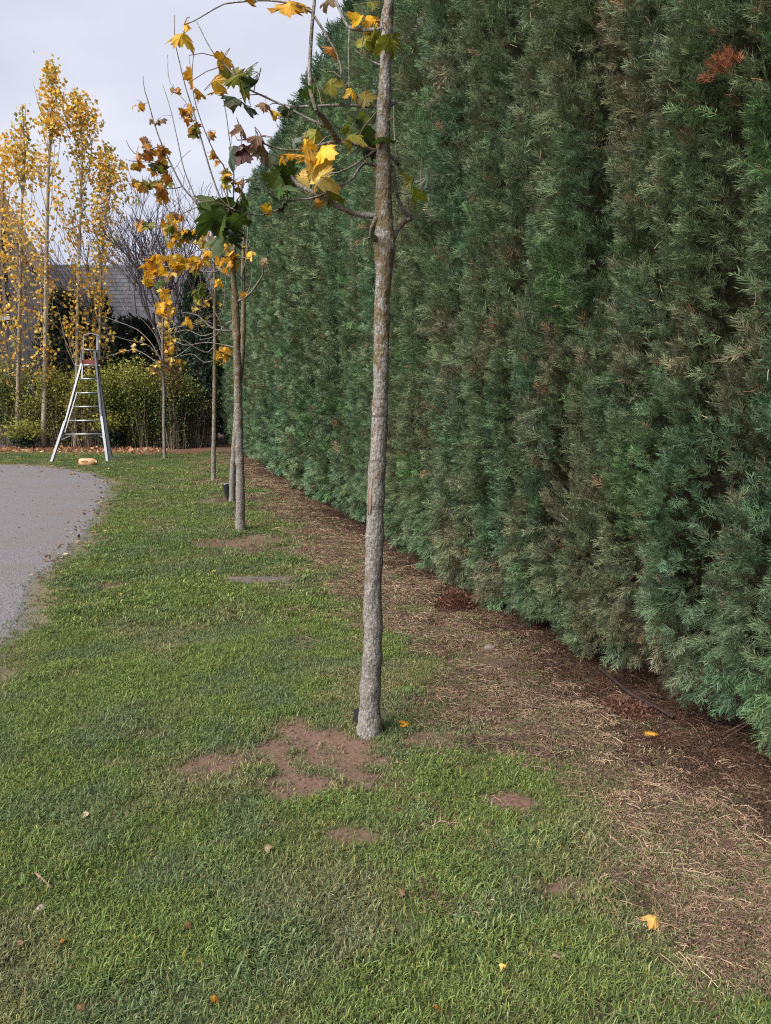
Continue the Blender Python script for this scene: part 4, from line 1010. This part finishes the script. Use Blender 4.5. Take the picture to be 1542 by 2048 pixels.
maple('slender maple with pale lichened trunk and large green and yellow leaves, standing in bare soil', (740, 1468),
      [(740, 1478, 68), (740, 1464, 54), (740, 1445, 45), (741, 1400, 41), (745, 1300, 37), (746, 1200, 36), (748, 1100, 35), (751, 1000, 34), (756, 930, 33), (759, 850, 31), (762, 760, 29), (764, 680, 31), (765, 600, 30), (768, 530, 34),
       (768, 490, 44), (767, 462, 36), (767, 430, 34), (766, 400, 31), (766, 330, 30), (767, 260, 27), (768, 200, 26), (770, 130, 23), (775, 60, 22), (778, 0, 20), (783, -120, 17), (785, -330, 9)],
      B1, L1, ([0, .9, 1.45, 1.75, 2.3, 2.6, 3.2, 5], [.0, .05, .25, .62, .75, .45, .4, .4]), .22, 1, 24)
# pale torn strip of bark on the first trunk
trk = bpy.data.objects['maple_tree']
gB = np.array(trk.location)
b = MB(); vB = gB.dot(FH)
b.tube([V(745, 951, vB-.028), V(742.5, 985, vB-.030), V(741, 1012, vB-.030), V(739.5, 1030, vB-.028)], [.003, .0055, .0045, .0015], 6, (.30, .215, .165), dens=.01)
b.tube([V(742, 955, vB-.018), V(738.5, 990, vB-.020), V(737, 1030, vB-.018)], [.003, .004, .002], 6, (.17, .11, .085), dens=.01)
o = b.build('torn_bark', M['twigcol'], trk, gB, True); o['label'] = 'pale torn strip of bare wood'

def clusters(cl):
    out = []
    for (cx, cy, rx, ry, n, pal, s) in cl:
        for i in range(n):
            a = random.random()*6.283; r_ = math.sqrt(random.random()); out.append((cx+rx*r_*math.cos(a), cy+ry*r_*math.sin(a), s*1.02*random.uniform(.7, 1.25), random.choice(pal)))
    return out
YY_ = ['Y', 'Y', 'Y', 'PY', 'YO']; OO = ['O', 'YO', 'O', 'BR']; GY = ['YG', 'G', 'DG', 'Y']
L2 = clusters([(300, 555, 20, 24, 13, YY_, 19), (325, 530, 38, 18, 16, YY_, 19), (365, 525, 38, 15, 16, YY_, 19), (395, 530, 22, 13, 9, YY_, 18), (310, 570, 14, 8, 4, ['G', 'YG'], 19), (328, 600, 12, 24, 12, YY_, 17), (350, 470, 28, 26, 14, ['YO', 'Y', 'YG'], 18),
     (375, 470, 18, 15, 9, GY, 19), (345, 440, 22, 14, 7, OO+['Y'], 17), (280, 448, 14, 9, 6, OO, 16), (298, 452, 8, 6, 3, ['G', 'YG'], 17), (455, 522, 18, 22, 16, YY_, 19), (432, 498, 28, 14, 9, ['Y', 'PY', 'YO'], 18), (410, 470, 24, 14, 7, ['Y', 'PY'], 17),
     (500, 512, 13, 5, 5, ['Y', 'PY'], 15), (528, 523, 7, 4, 3, ['W'], 16), (436, 562, 6, 5, 3, ['Y'], 17), (490, 590, 6, 5, 4, ['YO'], 14), (372, 638, 5, 4, 2, ['Y'], 18), (400, 585, 22, 12, 7, ['G', 'DG', 'YG'], 18), (395, 610, 14, 10, 5, ['PY', 'YG'], 14),
     (300, 305, 32, 10, 13, OO+['YO', 'YG'], 17), (318, 332, 20, 14, 12, ['DG', 'YG', 'G', 'YO'], 18), (275, 328, 10, 12, 6, OO, 15), (290, 285, 9, 9, 6, OO, 15), (292, 370, 28, 9, 13, ['YO', 'YG', 'Y', 'O'], 17), (325, 368, 18, 14, 10, ['YO', 'YG', 'O'], 17),
     (322, 393, 18, 9, 7, ['YO', 'O'], 17), (275, 213, 11, 4, 4, OO, 13), (316, 243, 18, 3, 5, ['BR', 'O'], 11), (372, 228, 13, 14, 11, OO, 15), (383, 262, 9, 14, 8, ['YO', 'YG', 'O'], 16), (350, 181, 8, 6, 4, ['O'], 13), (452, 358, 8, 24, 12, ['YO', 'Y', 'YG'], 15),
     (474, 368, 10, 16, 9, OO, 14), (432, 318, 12, 10, 5, OO, 13), (425, 268, 6, 8, 4, OO, 12)])
maple('maple with yellow crown leaning over the lawn, grass tuft and concrete slab near its foot', (482, 1060),
      [(482, 1063, 23), (481, 1050, 19), (481, 1000, 17), (479, 900, 16), (477, 830, 16), (475, 760, 15), (474, 700, 15), (472, 640, 15), (470, 600, 15), (468, 570, 12), (467, 554, 10), (468, 520, 7), (469, 480, 6), (468, 440, 5)],
      [([(467, 556), (452, 549), (440, 539), (434, 532)], 7, 5), ([(440, 541), (423, 545), (403, 542), (370, 537), (344, 534), (330, 533), (309, 519), (300, 500)], 3.4, 1.6), ([(330, 533), (312, 550), (300, 565)], 2, 1.2), ([(344, 534), (330, 570), (327, 605)], 2, 1.2),
       ([(434, 532), (415, 470), (398, 413), (365, 373), (344, 332), (324, 290), (305, 235), (297, 205), (288, 175), (286, 152)], 4.6, 1.3), ([(420, 480), (400, 425), (386, 384), (369, 342), (355, 280), (340, 215), (325, 168)], 3.4, 1.2),
       ([(468, 470), (455, 430), (434, 380), (415, 322), (403, 280), (388, 228), (370, 170), (358, 120), (351, 90), (349, 30)], 4.2, 1.3), ([(469, 450), (454, 384), (448, 332), (436, 317), (417, 280), (398, 230), (388, 195), (386, 120), (389, 95)], 3, 1.1),
       ([(468, 440), (467, 394), (467, 332), (459, 280), (450, 215), (443, 185)], 3, 1.1), ([(388, 228), (372, 205), (340, 165), (335, 110)], 1.8, 1.0), ([(398, 413), (370, 425), (340, 445), (300, 452), (280, 448)], 2, 1.1), ([(344, 332), (320, 335), (300, 325), (262, 322), (250, 318)], 2, 1),
       ([(365, 373), (340, 378), (310, 368), (275, 372)], 2, 1), ([(324, 290), (300, 300), (275, 310), (262, 300), (252, 280)], 1.8, 1), ([(297, 205), (285, 208), (268, 212)], 1.4, .9), ([(473, 604), (496, 591), (517, 564), (527, 545), (524, 525)], 5, 2.2),
       ([(463, 662), (427, 658), (407, 641), (396, 631), (365, 625)], 5, 1.6), ([(450, 653), (432, 629), (427, 591), (424, 570)], 3, 1.6), ([(407, 641), (380, 650), (350, 655), (320, 670)], 2, 1), ([(469, 500), (455, 515), (440, 510), (415, 495), (400, 470)], 3, 1.3),
       ([(469, 520), (490, 515), (508, 511)], 2, 1.2), ([(478, 603), (484, 580), (486, 540), (490, 529), (494, 487), (496, 452)], 3.6, 1.6), ([(434, 532), (400, 500), (375, 475), (350, 460), (340, 430)], 2.6, 1.1)],
      L2, ([0, .9, 1.8, 2.4, 5], [.05, .3, .8, .9, .6]), .45, 2, 14)
L3 = clusters([(442, 706, 12, 9, 7, ['Y', 'YO', 'PY'], 15), (455, 712, 8, 6, 4, ['Y'], 14), (440, 722, 8, 6, 3, ['YG', 'Y'], 13), (496, 500, 10, 14, 5, ['Y', 'PY'], 12)])
maple('maple close behind another trunk, with the black garden spotlight at its foot', (464, 1006),
      [(464, 1009, 14), (464, 998, 12), (468, 904, 11), (473, 830, 11), (479, 760, 11), (483, 728, 10), (486, 662, 10), (487, 601, 9), (486, 540, 8), (487, 490, 5), (488, 430, 3)],
      [([(483, 720), (465, 715), (448, 706), (438, 704)], 2.5, 1.4), ([(486, 650), (470, 640), (452, 648), (430, 672), (400, 680)], 3, 1.2), ([(486, 600), (500, 575), (505, 540)], 3, 1.4), ([(486, 700), (450, 690), (410, 685), (370, 690), (345, 680)], 2.5, 1),
       ([(486, 560), (470, 540), (450, 500), (440, 460)], 3, 1.2), ([(487, 520), (495, 500), (500, 480)], 2.5, 1.2), ([(485, 640), (490, 655), (489, 675), (484, 690)], 3, 2)],
      L3, ([0, .9, 1.6, 2.4, 5], [.1, .35, .8, .9, .6]), .4, 3, 12)
L4 = clusters([(425, 610, 20, 18, 9, ['PY', 'YG', 'Y'], 10), (402, 640, 14, 14, 6, ['PY', 'YG'], 10), (400, 560, 20, 20, 6, ['YG', 'G'], 10)])
maple('maple with mossy ochre upper trunk and nearly bare crown between lawn and hedge end', (427, 961),
      [(427, 964, 11), (427, 952, 9), (428, 874, 8.5), (429, 783, 8), (430, 692, 8), (430, 631, 7), (430, 580, 5), (428, 520, 3), (427, 470, 2)],
      [([(430, 690), (415, 705), (390, 695), (365, 680), (345, 690)], 2.2, 1), ([(430, 665), (405, 672), (375, 660), (340, 665), (315, 650)], 2.4, 1), ([(430, 640), (415, 620), (405, 590), (400, 550)], 2.4, 1), ([(430, 650), (445, 620), (450, 580), (452, 540)], 2.2, 1),
       ([(430, 610), (420, 580), (414, 540), (410, 500)], 2, 1), ([(430, 720), (410, 725), (385, 708), (360, 712)], 2, 1), ([(430, 600), (440, 570), (442, 530)], 2, 1)],
      L4, ([0, .7, 1.3, 2.4, 5], [.15, .4, .8, .95, .6]), .4, 4, 10)
L5 = clusters([(338, 690, 12, 18, 26, ['Y', 'PY', 'YO'], 9), (345, 725, 30, 8, 30, ['PY', 'YG', 'Y'], 9), (322, 740, 26, 8, 18, ['PY', 'YG', 'BR'], 9), (330, 650, 16, 20, 18, ['PY', 'YO', 'BR'], 9), (335, 620, 14, 20, 14, ['Y', 'YO'], 9), (275, 690, 22, 14, 7, ['PY', 'W'], 9), (242, 706, 8, 4, 4, ['PY', 'W'], 10)])
maple('thinnest and farthest maple, its low twiggy crown dotted with yellow leaves', (329, 918),
      [(329, 921, 8.5), (329, 910, 7), (328, 860, 6), (328, 783, 5.5), (326, 735, 5), (325, 690, 4.5), (326, 640, 3.5), (328, 590, 2.5), (330, 540, 1.8)],
      [([(326, 735), (300, 715), (270, 700), (235, 707), (215, 712)], 2.4, 1), ([(326, 730), (305, 690), (275, 660), (240, 645), (205, 632)], 2.4, 1), ([(326, 722), (295, 690), (255, 680), (215, 668)], 2.2, 1), ([(326, 715), (310, 670), (285, 640), (255, 615)], 2.2, 1),
       ([(326, 725), (350, 715), (372, 700), (385, 690)], 2, 1), ([(327, 735), (345, 730), (368, 728)], 2, 1), ([(326, 690), (345, 660), (355, 625)], 2, 1), ([(326, 690), (315, 650), (308, 610)], 2, 1), ([(326, 740), (305, 738), (290, 742)], 1.8, 1), ([(327, 660), (338, 630), (342, 600)], 1.8, 1)],
      L5, ([0, .7, 1.4, 2.4, 5], [.15, .3, .5, .6, .5]), .5, 5, 8)

# ------------------------------------------------------------------ tripod ladder
m, n = newmat('aluminium'); f = noise(n, objco(n), 40, 3); finish(n, ramp(n, f, [(.3, (.27, .28, .30)), (.7, (.40, .41, .43))]), .38, .5, metallic=.75); M['alu'] = m
M['dark_alu'] = mat_plain('dark_rail', (.085, .09, .105), .5, .4, .15, 10)
M['tray'] = mat_plain('red_brown_tray', (.19, .055, .04), .7, .3, .2, 10)
M['blackplastic'] = mat_plain('black_plastic', (.02, .021, .023), .5, .4, .2, 20)
lb = GG(165, 924); lv = lb.dot(FH)
lad = empty('tripod_ladder', lb, 'silver aluminium tripod orchard ladder standing on grass at the driveway end', 'ladder')
def lz(zx, zy, dv=0.0): return V(80+zx*.15625, 640+zy*.15625, lv+dv)
lean = .55                                    # climbing side leans away from the feet towards the top
def ll_(zx, zy): return lz(zx, zy, lean*(1825-zy)/1430.)
for a_, b_, nm in (((150, 1828), (300, 1380), 'stile'), ((265, 1530), (535, 560), 'stile'), ((872, 1838), (805, 1320), 'stile'), ((815, 1460), (705, 395), 'stile')):
    bq = MB(); lower = a_[1] > 1800
    p0, p1 = ll_(*a_), ll_(*b_)
    if lower: p0[2] = gh(p0[0], p0[1])-.01; p1 = p1+(p1-p0)/np.linalg.norm(p1-p0)*.15
    bq.bar(p0-FH*(.02 if lower else 0), p1-FH*(.02 if lower else 0), .05 if lower else .036, .06, RH); bq.build(nm, M['dark_alu'] if a_[0] == 815 else M['alu'], lad, lb)
for (xl, xr, y_) in ((318, 815, 1460), (360, 790, 1285), (408, 772, 1108), (455, 750, 932), (497, 728, 752), (520, 715, 575)):
    bq = MB(); bq.tube([ll_(xl, y_+4), ll_(xr, y_)], .0165, 8); bq.build('rung', M['alu'], lad, lb, True)
bq = MB(); bq.bar(ll_(270, 1532), ll_(390, 1482), .02, .03, UP); bq.build('brace', M['alu'], lad, lb)
bq = MB(); bq.bar(ll_(840, 1520), ll_(775, 1482), .02, .03, UP); bq.build('brace', M['alu'], lad, lb)
# inner rail beside the left stile
bq = MB(); bq.bar(ll_(320, 1440), ll_(475, 930), .02, .03, RH); bq.build('inner_rail', M['alu'], lad, lb)
bq = MB(); bq.bar(ll_(540, 750), ll_(545, 570), .022, .03, RH); bq.build('inner_rail', M['alu'], lad, lb)
bq = MB(); bq.bar(ll_(785, 1290), ll_(735, 770), .022, .03, RH); bq.build('inner_rail', M['alu'], lad, lb)
# third leg (dark) from the top hinge to a foot behind
tf_ = V(80+905*.15625, 640+1815*.15625, lv+1.9); tf_ = G(222, 918.5); tf_[2] = gh(tf_[0], tf_[1])
bq = MB(); tp = lz(702, 400, lean+.05); bq.bar(tf_, tp, .07, .05, RH); bq.build('rear_leg', M['dark_alu'], lad, lb)
bq = MB(); bq.box(tf_+UP*.02+RH*.06, RH*.07, FH*.05, UP*.012); bq.build('foot', M['dark_alu'], lad, lb)
for q in (ll_(150, 1828), ll_(872, 1838)):
    q[2] = gh(q[0], q[1]); bq = MB(); bq.box(q+UP*.012, RH*.035, FH*.05, UP*.014); bq.build('foot', M['alu'], lad, lb)
# top platform, red-brown tray, handrails and hoop
pc = ll_(620, 575); bq = MB(); bq.box(pc+FH*.12-UP*.01, RH*.26, FH*.13, UP*.012); bq.build('platform', M['alu'], lad, lb)
bq = MB(); bq.box(lz(650, 538, lean+.15), RH*.21, FH*.12, UP*.045); bq.build('tray', M['tray'], lad, lb)
hoop = [lz(530, 560, lean), lz(533, 400, lean), lz(640, 385, lean-.22), lz(700, 388, lean-.15), lz(785, 402, lean+.05), lz(745, 402, lean+.25)]
bq = MB(); bq.tube(hoop, .013, 8, dens=.03); bq.build('handrail', M['alu'], lad, lb, True)
bq = MB(); bq.bar(lz(732, 520, lean+.05), lz(738, 195, lean+.05), .05, .03, RH); bq.build('upright', M['alu'], lad, lb)
bq = MB(); bq.bar(lz(548, 560, lean+.08), lz(560, 200, lean+.08), .026, .03, RH); bq.build('upright', M['alu'], lad, lb)
bq = MB(); bq.bar(lz(562, 192, lean), lz(662, 168, lean), .05, .02, FH); bq.build('top_rail', M['alu'], lad, lb)
bq = MB(); bq.bar(lz(658, 168, lean), lz(762, 200, lean), .05, .02, FH); bq.build('top_rail', M['alu'], lad, lb)
bq = MB(); bq.tube([ll_(765, 1120), lz(740, 1165, .4), lz(700, 1185, .4), lz(655, 1180, .45), lz(610, 1150, .5)], .012, 6, dens=.04); bq.build('strap', M['blackplastic'], lad, lb, True)

# ------------------------------------------------------------------ orange can lying on the grass
M['orange'] = mat_plain('orange_plastic', (.60, .34, .18), .45, .4, .16, 9)
cb = GG(177, 932); cv = cb.dot(FH)
can = empty('plastic_can', cb, 'peach orange plastic can lying on the grass in front of the ladder', 'can')
bm = bmesh.new()
prof = [(-.165, .105), (-.15, .128), (.06, .13), (.125, .10), (.165, .055), (.168, .052)]
rings = []
for (u, r_) in prof:
    rg = []
    for i in range(16):
        a = 6.283*i/16; cx_ = math.copysign(abs(math.cos(a))**.5, math.cos(a)); sx_ = math.copysign(abs(math.sin(a))**.5, math.sin(a))
        rg.append(bm.verts.new((u, cx_*r_*.8, .075+sx_*r_*.56)))
    rings.append(rg)
for a_, b_ in zip(rings[:-1], rings[1:]):
    for i in range(16): bm.faces.new((a_[i], a_[(i+1) % 16], b_[(i+1) % 16], b_[i]))
bm.faces.new(rings[0]); bm.faces.new(rings[-1][::-1]); bmesh.ops.recalc_face_normals(bm, faces=bm.faces)
me = bpy.data.meshes.new('body'); bm.to_mesh(me); bm.free(); me.materials.append(M['orange'])
me.polygons.foreach_set('use_smooth', np.ones(len(me.polygons), bool))
link('body', me, can)
bq = MB(); bq.tube([(.16, 0, .075), (.20, 0, .075)], .03, 12); bq.build('cap', M['orange'], can)
bq = MB(); bq.tube([(-.10, -.085, .10), (-.08, -.12, .11), (.02, -.12, .11), (.05, -.085, .10)], .012, 8, dens=.015); bq.build('handle', M['orange'], can, smooth=True)
can.rotation_euler = (0, 0, -yaw-.15)

# ------------------------------------------------------------------ garden spotlights
def spot(px, py, h, r1, r2, tiltu, label, lens='lens'):
    g = GG(px, py); o = empty('garden_spotlight', g, label, 'spotlight', 'black spotlights at the maple feet')
    ax = UP*h+RH*tiltu*h; 
    bq = MB(); bq.tube([-UP*.03, ax*.15, ax*.55, ax*.97, ax], [r2, r2, (r1+r2)/2, r1, r1*1.02], 20); bq.build('housing', M['blackplastic'], o, smooth=False)
    bq = MB(); bq.tube([ax*1.0, ax*1.012], [r1*.86, r1*.84], 20); bq.build('lens', M[lens], o)
    bq = MB(); bq.tube([-UP*.06, UP*.02], [r2*.5, r2*1.15], 12); bq.build('spike', M['blackplastic'], o)
M['lens'] = mat_plain('lens_glass', (.30, .34, .38), .15, .6, .08, 30)
spot(457.5, 1003, .25, .055, .030, -.12, 'black tapered spotlight with pale lens beside a leaning pair of maples')
spot(722, 1449, .055, .04, .035, .12, 'dark stubby spotlight half hidden behind the lichened maple trunk', 'blackplastic')

# ------------------------------------------------------------------ slab in the lawn
m, n = newmat('old_concrete'); f = noise(n, objco(n), 45, 6, .7); f2 = noise(n, objco(n), 6, 4)
finish(n, mixc(n, .5, ramp(n, f, [(.3, (.07, .06, .056)), (.7, (.19, .165, .155))]), ramp(n, f2, [(.3, (.09, .08, .073)), (.7, (.155, .13, .12))])), .95, .1, f, .5, .01); M['concrete'] = m
s0, s1, s2, s3 = G(455, 1168), G(580, 1169), G(584, 1155), G(450, 1155); sc_ = (s0+s1+s2+s3)/4; sh = float(ground_h(np.array([sc_[0]]), np.array([sc_[1]]))[0])
bm = bmesh.new(); q = [bm.verts.new(tuple(p-sc_+UP*z)) for z in (-.05, .014) for p in (s0, s1, s2, s3)]
for f_ in ((3, 2, 1, 0), (4, 5, 6, 7), (0, 1, 5, 4), (1, 2, 6, 5), (2, 3, 7, 6), (3, 0, 4, 7)): bm.faces.new([q[i] for i in f_])
bmesh.ops.bevel(bm, geom=bm.edges[:], offset=.008, segments=2, affect='EDGES')
me = bpy.data.meshes.new('concrete_slab'); bm.to_mesh(me); bm.free(); me.materials.append(M['concrete'])
link('concrete_slab', me, None, sc_+UP*sh, label='flat weathered concrete slab sunk in the lawn', cat='slab')

# ------------------------------------------------------------------ fallen leaves, sticks, stones, weeds
def fallen(px, py, spx, ck, label, group=None):
    g = GG(px, py); k = FPX/(g-CAM).dot(FW); o = leaf_obj(None, g+UP*.022, spx/k, ck, np.zeros(3), (random.uniform(-1, 1), random.uniform(-1, 1), .1), (random.uniform(-.35, .35), random.uniform(-.35, .35)-.2, 1))
    o.name = 'fallen_leaf'; return set_props(o, label, 'leaf', group)
fallen(1312, 1846, 40, 'PY', 'pale yellow maple leaf lying on the brown strip among straw')
fallen(817, 1457, 26, 'YO', 'curled orange maple leaf lying beside the lichened maple trunk')
fallen(1290, 1474, 26, 'YO', 'tan yellow leaf lying in straw close to the hedge foot')
small = [(125, 1884, 'O', 'grass'), (48, 1892, 'BR', 'grass'), (433, 2008, 'O', 'grass'), (160, 2037, 'BR', 'grass'), (874, 2031, 'O', 'grass'), (809, 1800, 'BR', 'grass'), (530, 1704, 'W', 'grass'), (370, 1868, 'BR', 'grass'),
         (425, 1146, 'Y', 'grass'), (180, 1640, 'W', 'grass'), (143, 1198, 'YG', 'verge'), (80, 1165, 'BR', 'verge'), (208, 1063, 'PY', 'verge'), (190, 1065, 'PY', 'verge'), (100, 1113, 'BR', 'verge'), (1110, 1925, 'W', 'grass'), (1000, 1945, 'PY', 'grass'), (240, 1190, 'PY', 'verge')]
CN = {'O': 'orange', 'BR': 'brown', 'W': 'straw pale', 'Y': 'bright yellow', 'YG': 'olive', 'PY': 'pale yellow'}
for (x, y, ck, wh) in small:
    fallen(x, y, 17 if y > 1300 else 10, ck, 'small %s dry leaf lying %s' % (CN[ck], 'in the mown lawn grass' if wh == 'grass' else 'on the mossy verge of the driveway'), 'single dry leaves on the lawn')
# countless small leaves: driveway edge, under the shrubs, round the ladder
def small_leaves(name, pts_px, cols, w, size, label):
    P = np.array([GG(x, y)+UP*.012 for x, y in pts_px]); n_ = len(P)
    leaf_cloud(name, P, size*(.6+.8*RNG.random(n_)), jit(pick(cols, w, n_), .3), M['leafcol'], None, np.zeros(3), .15, .8, 77, label=label, cat='leaves', kind='stuff')
small_leaves('leaf_litter', [(random.uniform(-60, 330), random.gauss(901, 3.2)) for i in range(1500)], [(.36, .17, .09), (.24, .11, .065), (.46, .28, .15), (.52, .38, .22)], [4, 4, 3, 2], .08, 'rust brown fallen leaves heaped along the foot of the boundary shrubs')
dl = []
for i in range(220):
    t = random.random(); x = np.interp(t, [0, .35, .55, .75, 1], [0, 120, 215, 180, 60]); y = np.interp(t, [0, .35, .55, .75, 1], [925, 935, 968, 1045, 1160])
    dl.append((x+random.gauss(0, 14), y+random.gauss(0, 5)))
dl += [(random.uniform(0, 190), random.uniform(935, 1080)) for i in range(35)]+[(random.uniform(0, 420), random.uniform(908, 950)) for i in range(150)]+[(random.gauss(165, 16), random.gauss(913, 3)) for i in range(60)]
small_leaves('leaf_scatter', dl, [(.40, .27, .11), (.28, .16, .08), (.44, .35, .19), (.16, .09, .05)], [3, 3, 2, 3], .042, 'small yellow and brown leaves scattered over the driveway edge and far lawn')
def stick(pts, w0, w1, col, label, name='stick', z=.007):
    P = [GG(x, y)+UP*z for x, y in pts]; k = FPX/(P[0]-CAM).dot(FW); o_ = P[0]; bq = MB(); bq.tube(P, np.linspace(w0, w1, len(P))/2/k, 7, col, bump=.12, dens=.02)
    bq.build(name, M['twigcol'], None, o_, True, label=label, cat='stick')
stick([(70, 1752), (86, 1764), (104, 1779)], 5.5, 4.5, (.24, .165, .12), 'short pale brown stick lying in the lawn grass')
stick([(1012, 1334), (1050, 1328), (1080, 1316), (1102, 1306)], 6, 4, (.07, .045, .035), 'thin dark twig lying across the straw near the hedge')
stick([(1197, 1345), (1225, 1368), (1262, 1398), (1310, 1424), (1345, 1445)], 8, 5, (.040, .028, .023), 'fallen dark branch lying under the hedge skirt', z=.03)
stick([(1166, 1430), (1195, 1418), (1240, 1400)], 4, 3, (.12, .085, .06), 'slender brown twig lying beside the fallen dark branch')
stick([(1356, 1528), (1368, 1550), (1380, 1574)], 7, 5, (.045, .03, .026), 'short dark stub of wood poking from the litter')
stick([(1270, 1520), (1285, 1528), (1302, 1537)], 7, 5, (.30, .21, .145), 'pale split wood chip lying on the litter')
stick([(840, 1226), (890, 1228), (955, 1226)], 2.5, 1.5, (.26, .19, .13), 'long pale straw coloured stem across the brown strip')
def stone(px, py, spx, col, label):
    g = GG(px, py); k = FPX/(g-CAM).dot(FW); bm = bmesh.new(); bmesh.ops.create_icosphere(bm, subdivisions=2, radius=spx/2/k)
    for v_ in bm.verts: v_.co *= .8+.4*float(fbm(v_.co.x*60+px, v_.co.y*60+v_.co.z*40, 5)); v_.co.z *= .6
    me = bpy.data.meshes.new('stone'); bm.to_mesh(me); bm.free(); me.materials.append(mat_plain('stone_%d' % px, col, .9, .1, .25, 60, bstr=.4))
    link('stone', me, None, g+UP*spx/9/k, label=label, cat='stone')
stone(980, 1301, 24, (.17, .145, .125), 'grey brown stone lying in straw by the hedge')
stone(82, 1815, 20, (.30, .24, .19), 'pale pebble lying in the grass below the stick')
# rust-brown heaps of dead clippings
def heap(px, py, spx, hpx, n_, label):
    g = GG(px, py); k = FPX/(g-CAM).dot(FW); R0 = spx/2/k; hh = hpx/k
    o = empty('clippings_heap', g, label, 'clippings')
    a = RNG.random(n_)*6.283; r_ = np.sqrt(RNG.random(n_)); z = hh*(1-r_**2)*(.3+.8*RNG.random(n_))*(.5+fbm(np.cos(a)*r_*3, np.sin(a)*r_*3, 8))
    P = np.stack([R0*r_*np.cos(a), R0*r_*np.sin(a), z], 1)
    leaf_cloud('sprays', P, .022*(.5+RNG.random(n_)), jit(pick([(.15, .07, .048), (.09, .045, .034), (.22, .13, .085)], [3, 3, 1], n_), .3), M['fol'], o, np.zeros(3), .3, .3, px, kind='stuff')
    bq = MB()
    for i in range(14):
        a_ = random.random()*6.28; bq.tube([(R0*.3*math.cos(a_+1), R0*.3*math.sin(a_+1), hh*.3), (R0*.9*math.cos(a_), R0*.9*math.sin(a_), hh*random.uniform(.2, .9))], [.004, .002], 4, (.14, .08, .055), False)
    bq.build('twigs', M['twigcol'], o, kind='stuff')
heap(910, 1215, 84, 34, 3200, 'rust brown heap of dead conifer clippings against the hedge foot')
heap(1250, 1425, 120, 16, 2600, 'low spread of reddish dead clippings beside the fallen dark branch')
# broadleaf weeds
def weed(px, py, spx, n_, col, label, up=.5):
    g = GG(px, py); k = FPX/(g-CAM).dot(FW); bq = MB(); L0 = spx/2/k
    for i in range(n_):
        a = 6.283*i/n_+random.random()*.6; L = L0*random.uniform(.6, 1.15); w = L*random.uniform(.16, .26); d = np.array([math.cos(a), math.sin(a), 0]); s_ = np.array([-d[1], d[0], 0]); u_ = up*random.uniform(.4, 1.3)
        pts = [np.zeros(3), d*L*.4+UP*L*u_*.5, d*L*.75+UP*L*u_*.65, d*L*1.05+UP*L*u_*.45]
        bq.add([pts[0]-s_*w*.15, pts[0]+s_*w*.15, pts[1]-s_*w*.5, pts[1]+s_*w*.5, pts[2]-s_*w*.45, pts[2]+s_*w*.45, pts[3]], [(0, 1, 3, 2), (2, 3, 5, 4), (4, 5, 6)], np.array(col)*random.uniform(.7, 1.3))
    bq.build('weed', M['fol'], None, g, label=label, cat='weed', group='broadleaf weeds in lawn and strip')
for (x, y, s_, lab) in [(800, 1275, 60, 'leafy green weed rosette in the straw beyond the lichened trunk'), (772, 1448, 46, 'tuft of green weed leaves growing against the lichened trunk'), (498, 1052, 30, 'dark weed tuft at the foot of the yellow maple'),
                        (1200, 1722, 60, 'dark green weed rosette at the border of lawn and straw'), (1275, 1765, 55, 'grey green weed growing in the straw patch'), (1325, 1920, 70, 'flat weed rosette in the grass near the pale yellow leaf'),
                        (895, 1262, 40, 'small weed in dry straw near the grey stone'), (752, 1495, 40, 'small weed on the bare soil below the lichened trunk'), (880, 1440, 46, 'grey green clover clump beside the curled orange leaf')]:
    weed(x, y, s_, 16, (.085, .13, .05), lab)
for (x, y) in [(270, 1560), (340, 1660), (160, 1580), (390, 1640), (150, 1720), (600, 1980), (1140, 2010), (1050, 1980), (330, 2020), (560, 1850), (900, 1950)]:
    weed(x, y, 46, 14, (.12, .165, .085), 'small pale grey green weed rosette nestled in the lawn grass', .25)
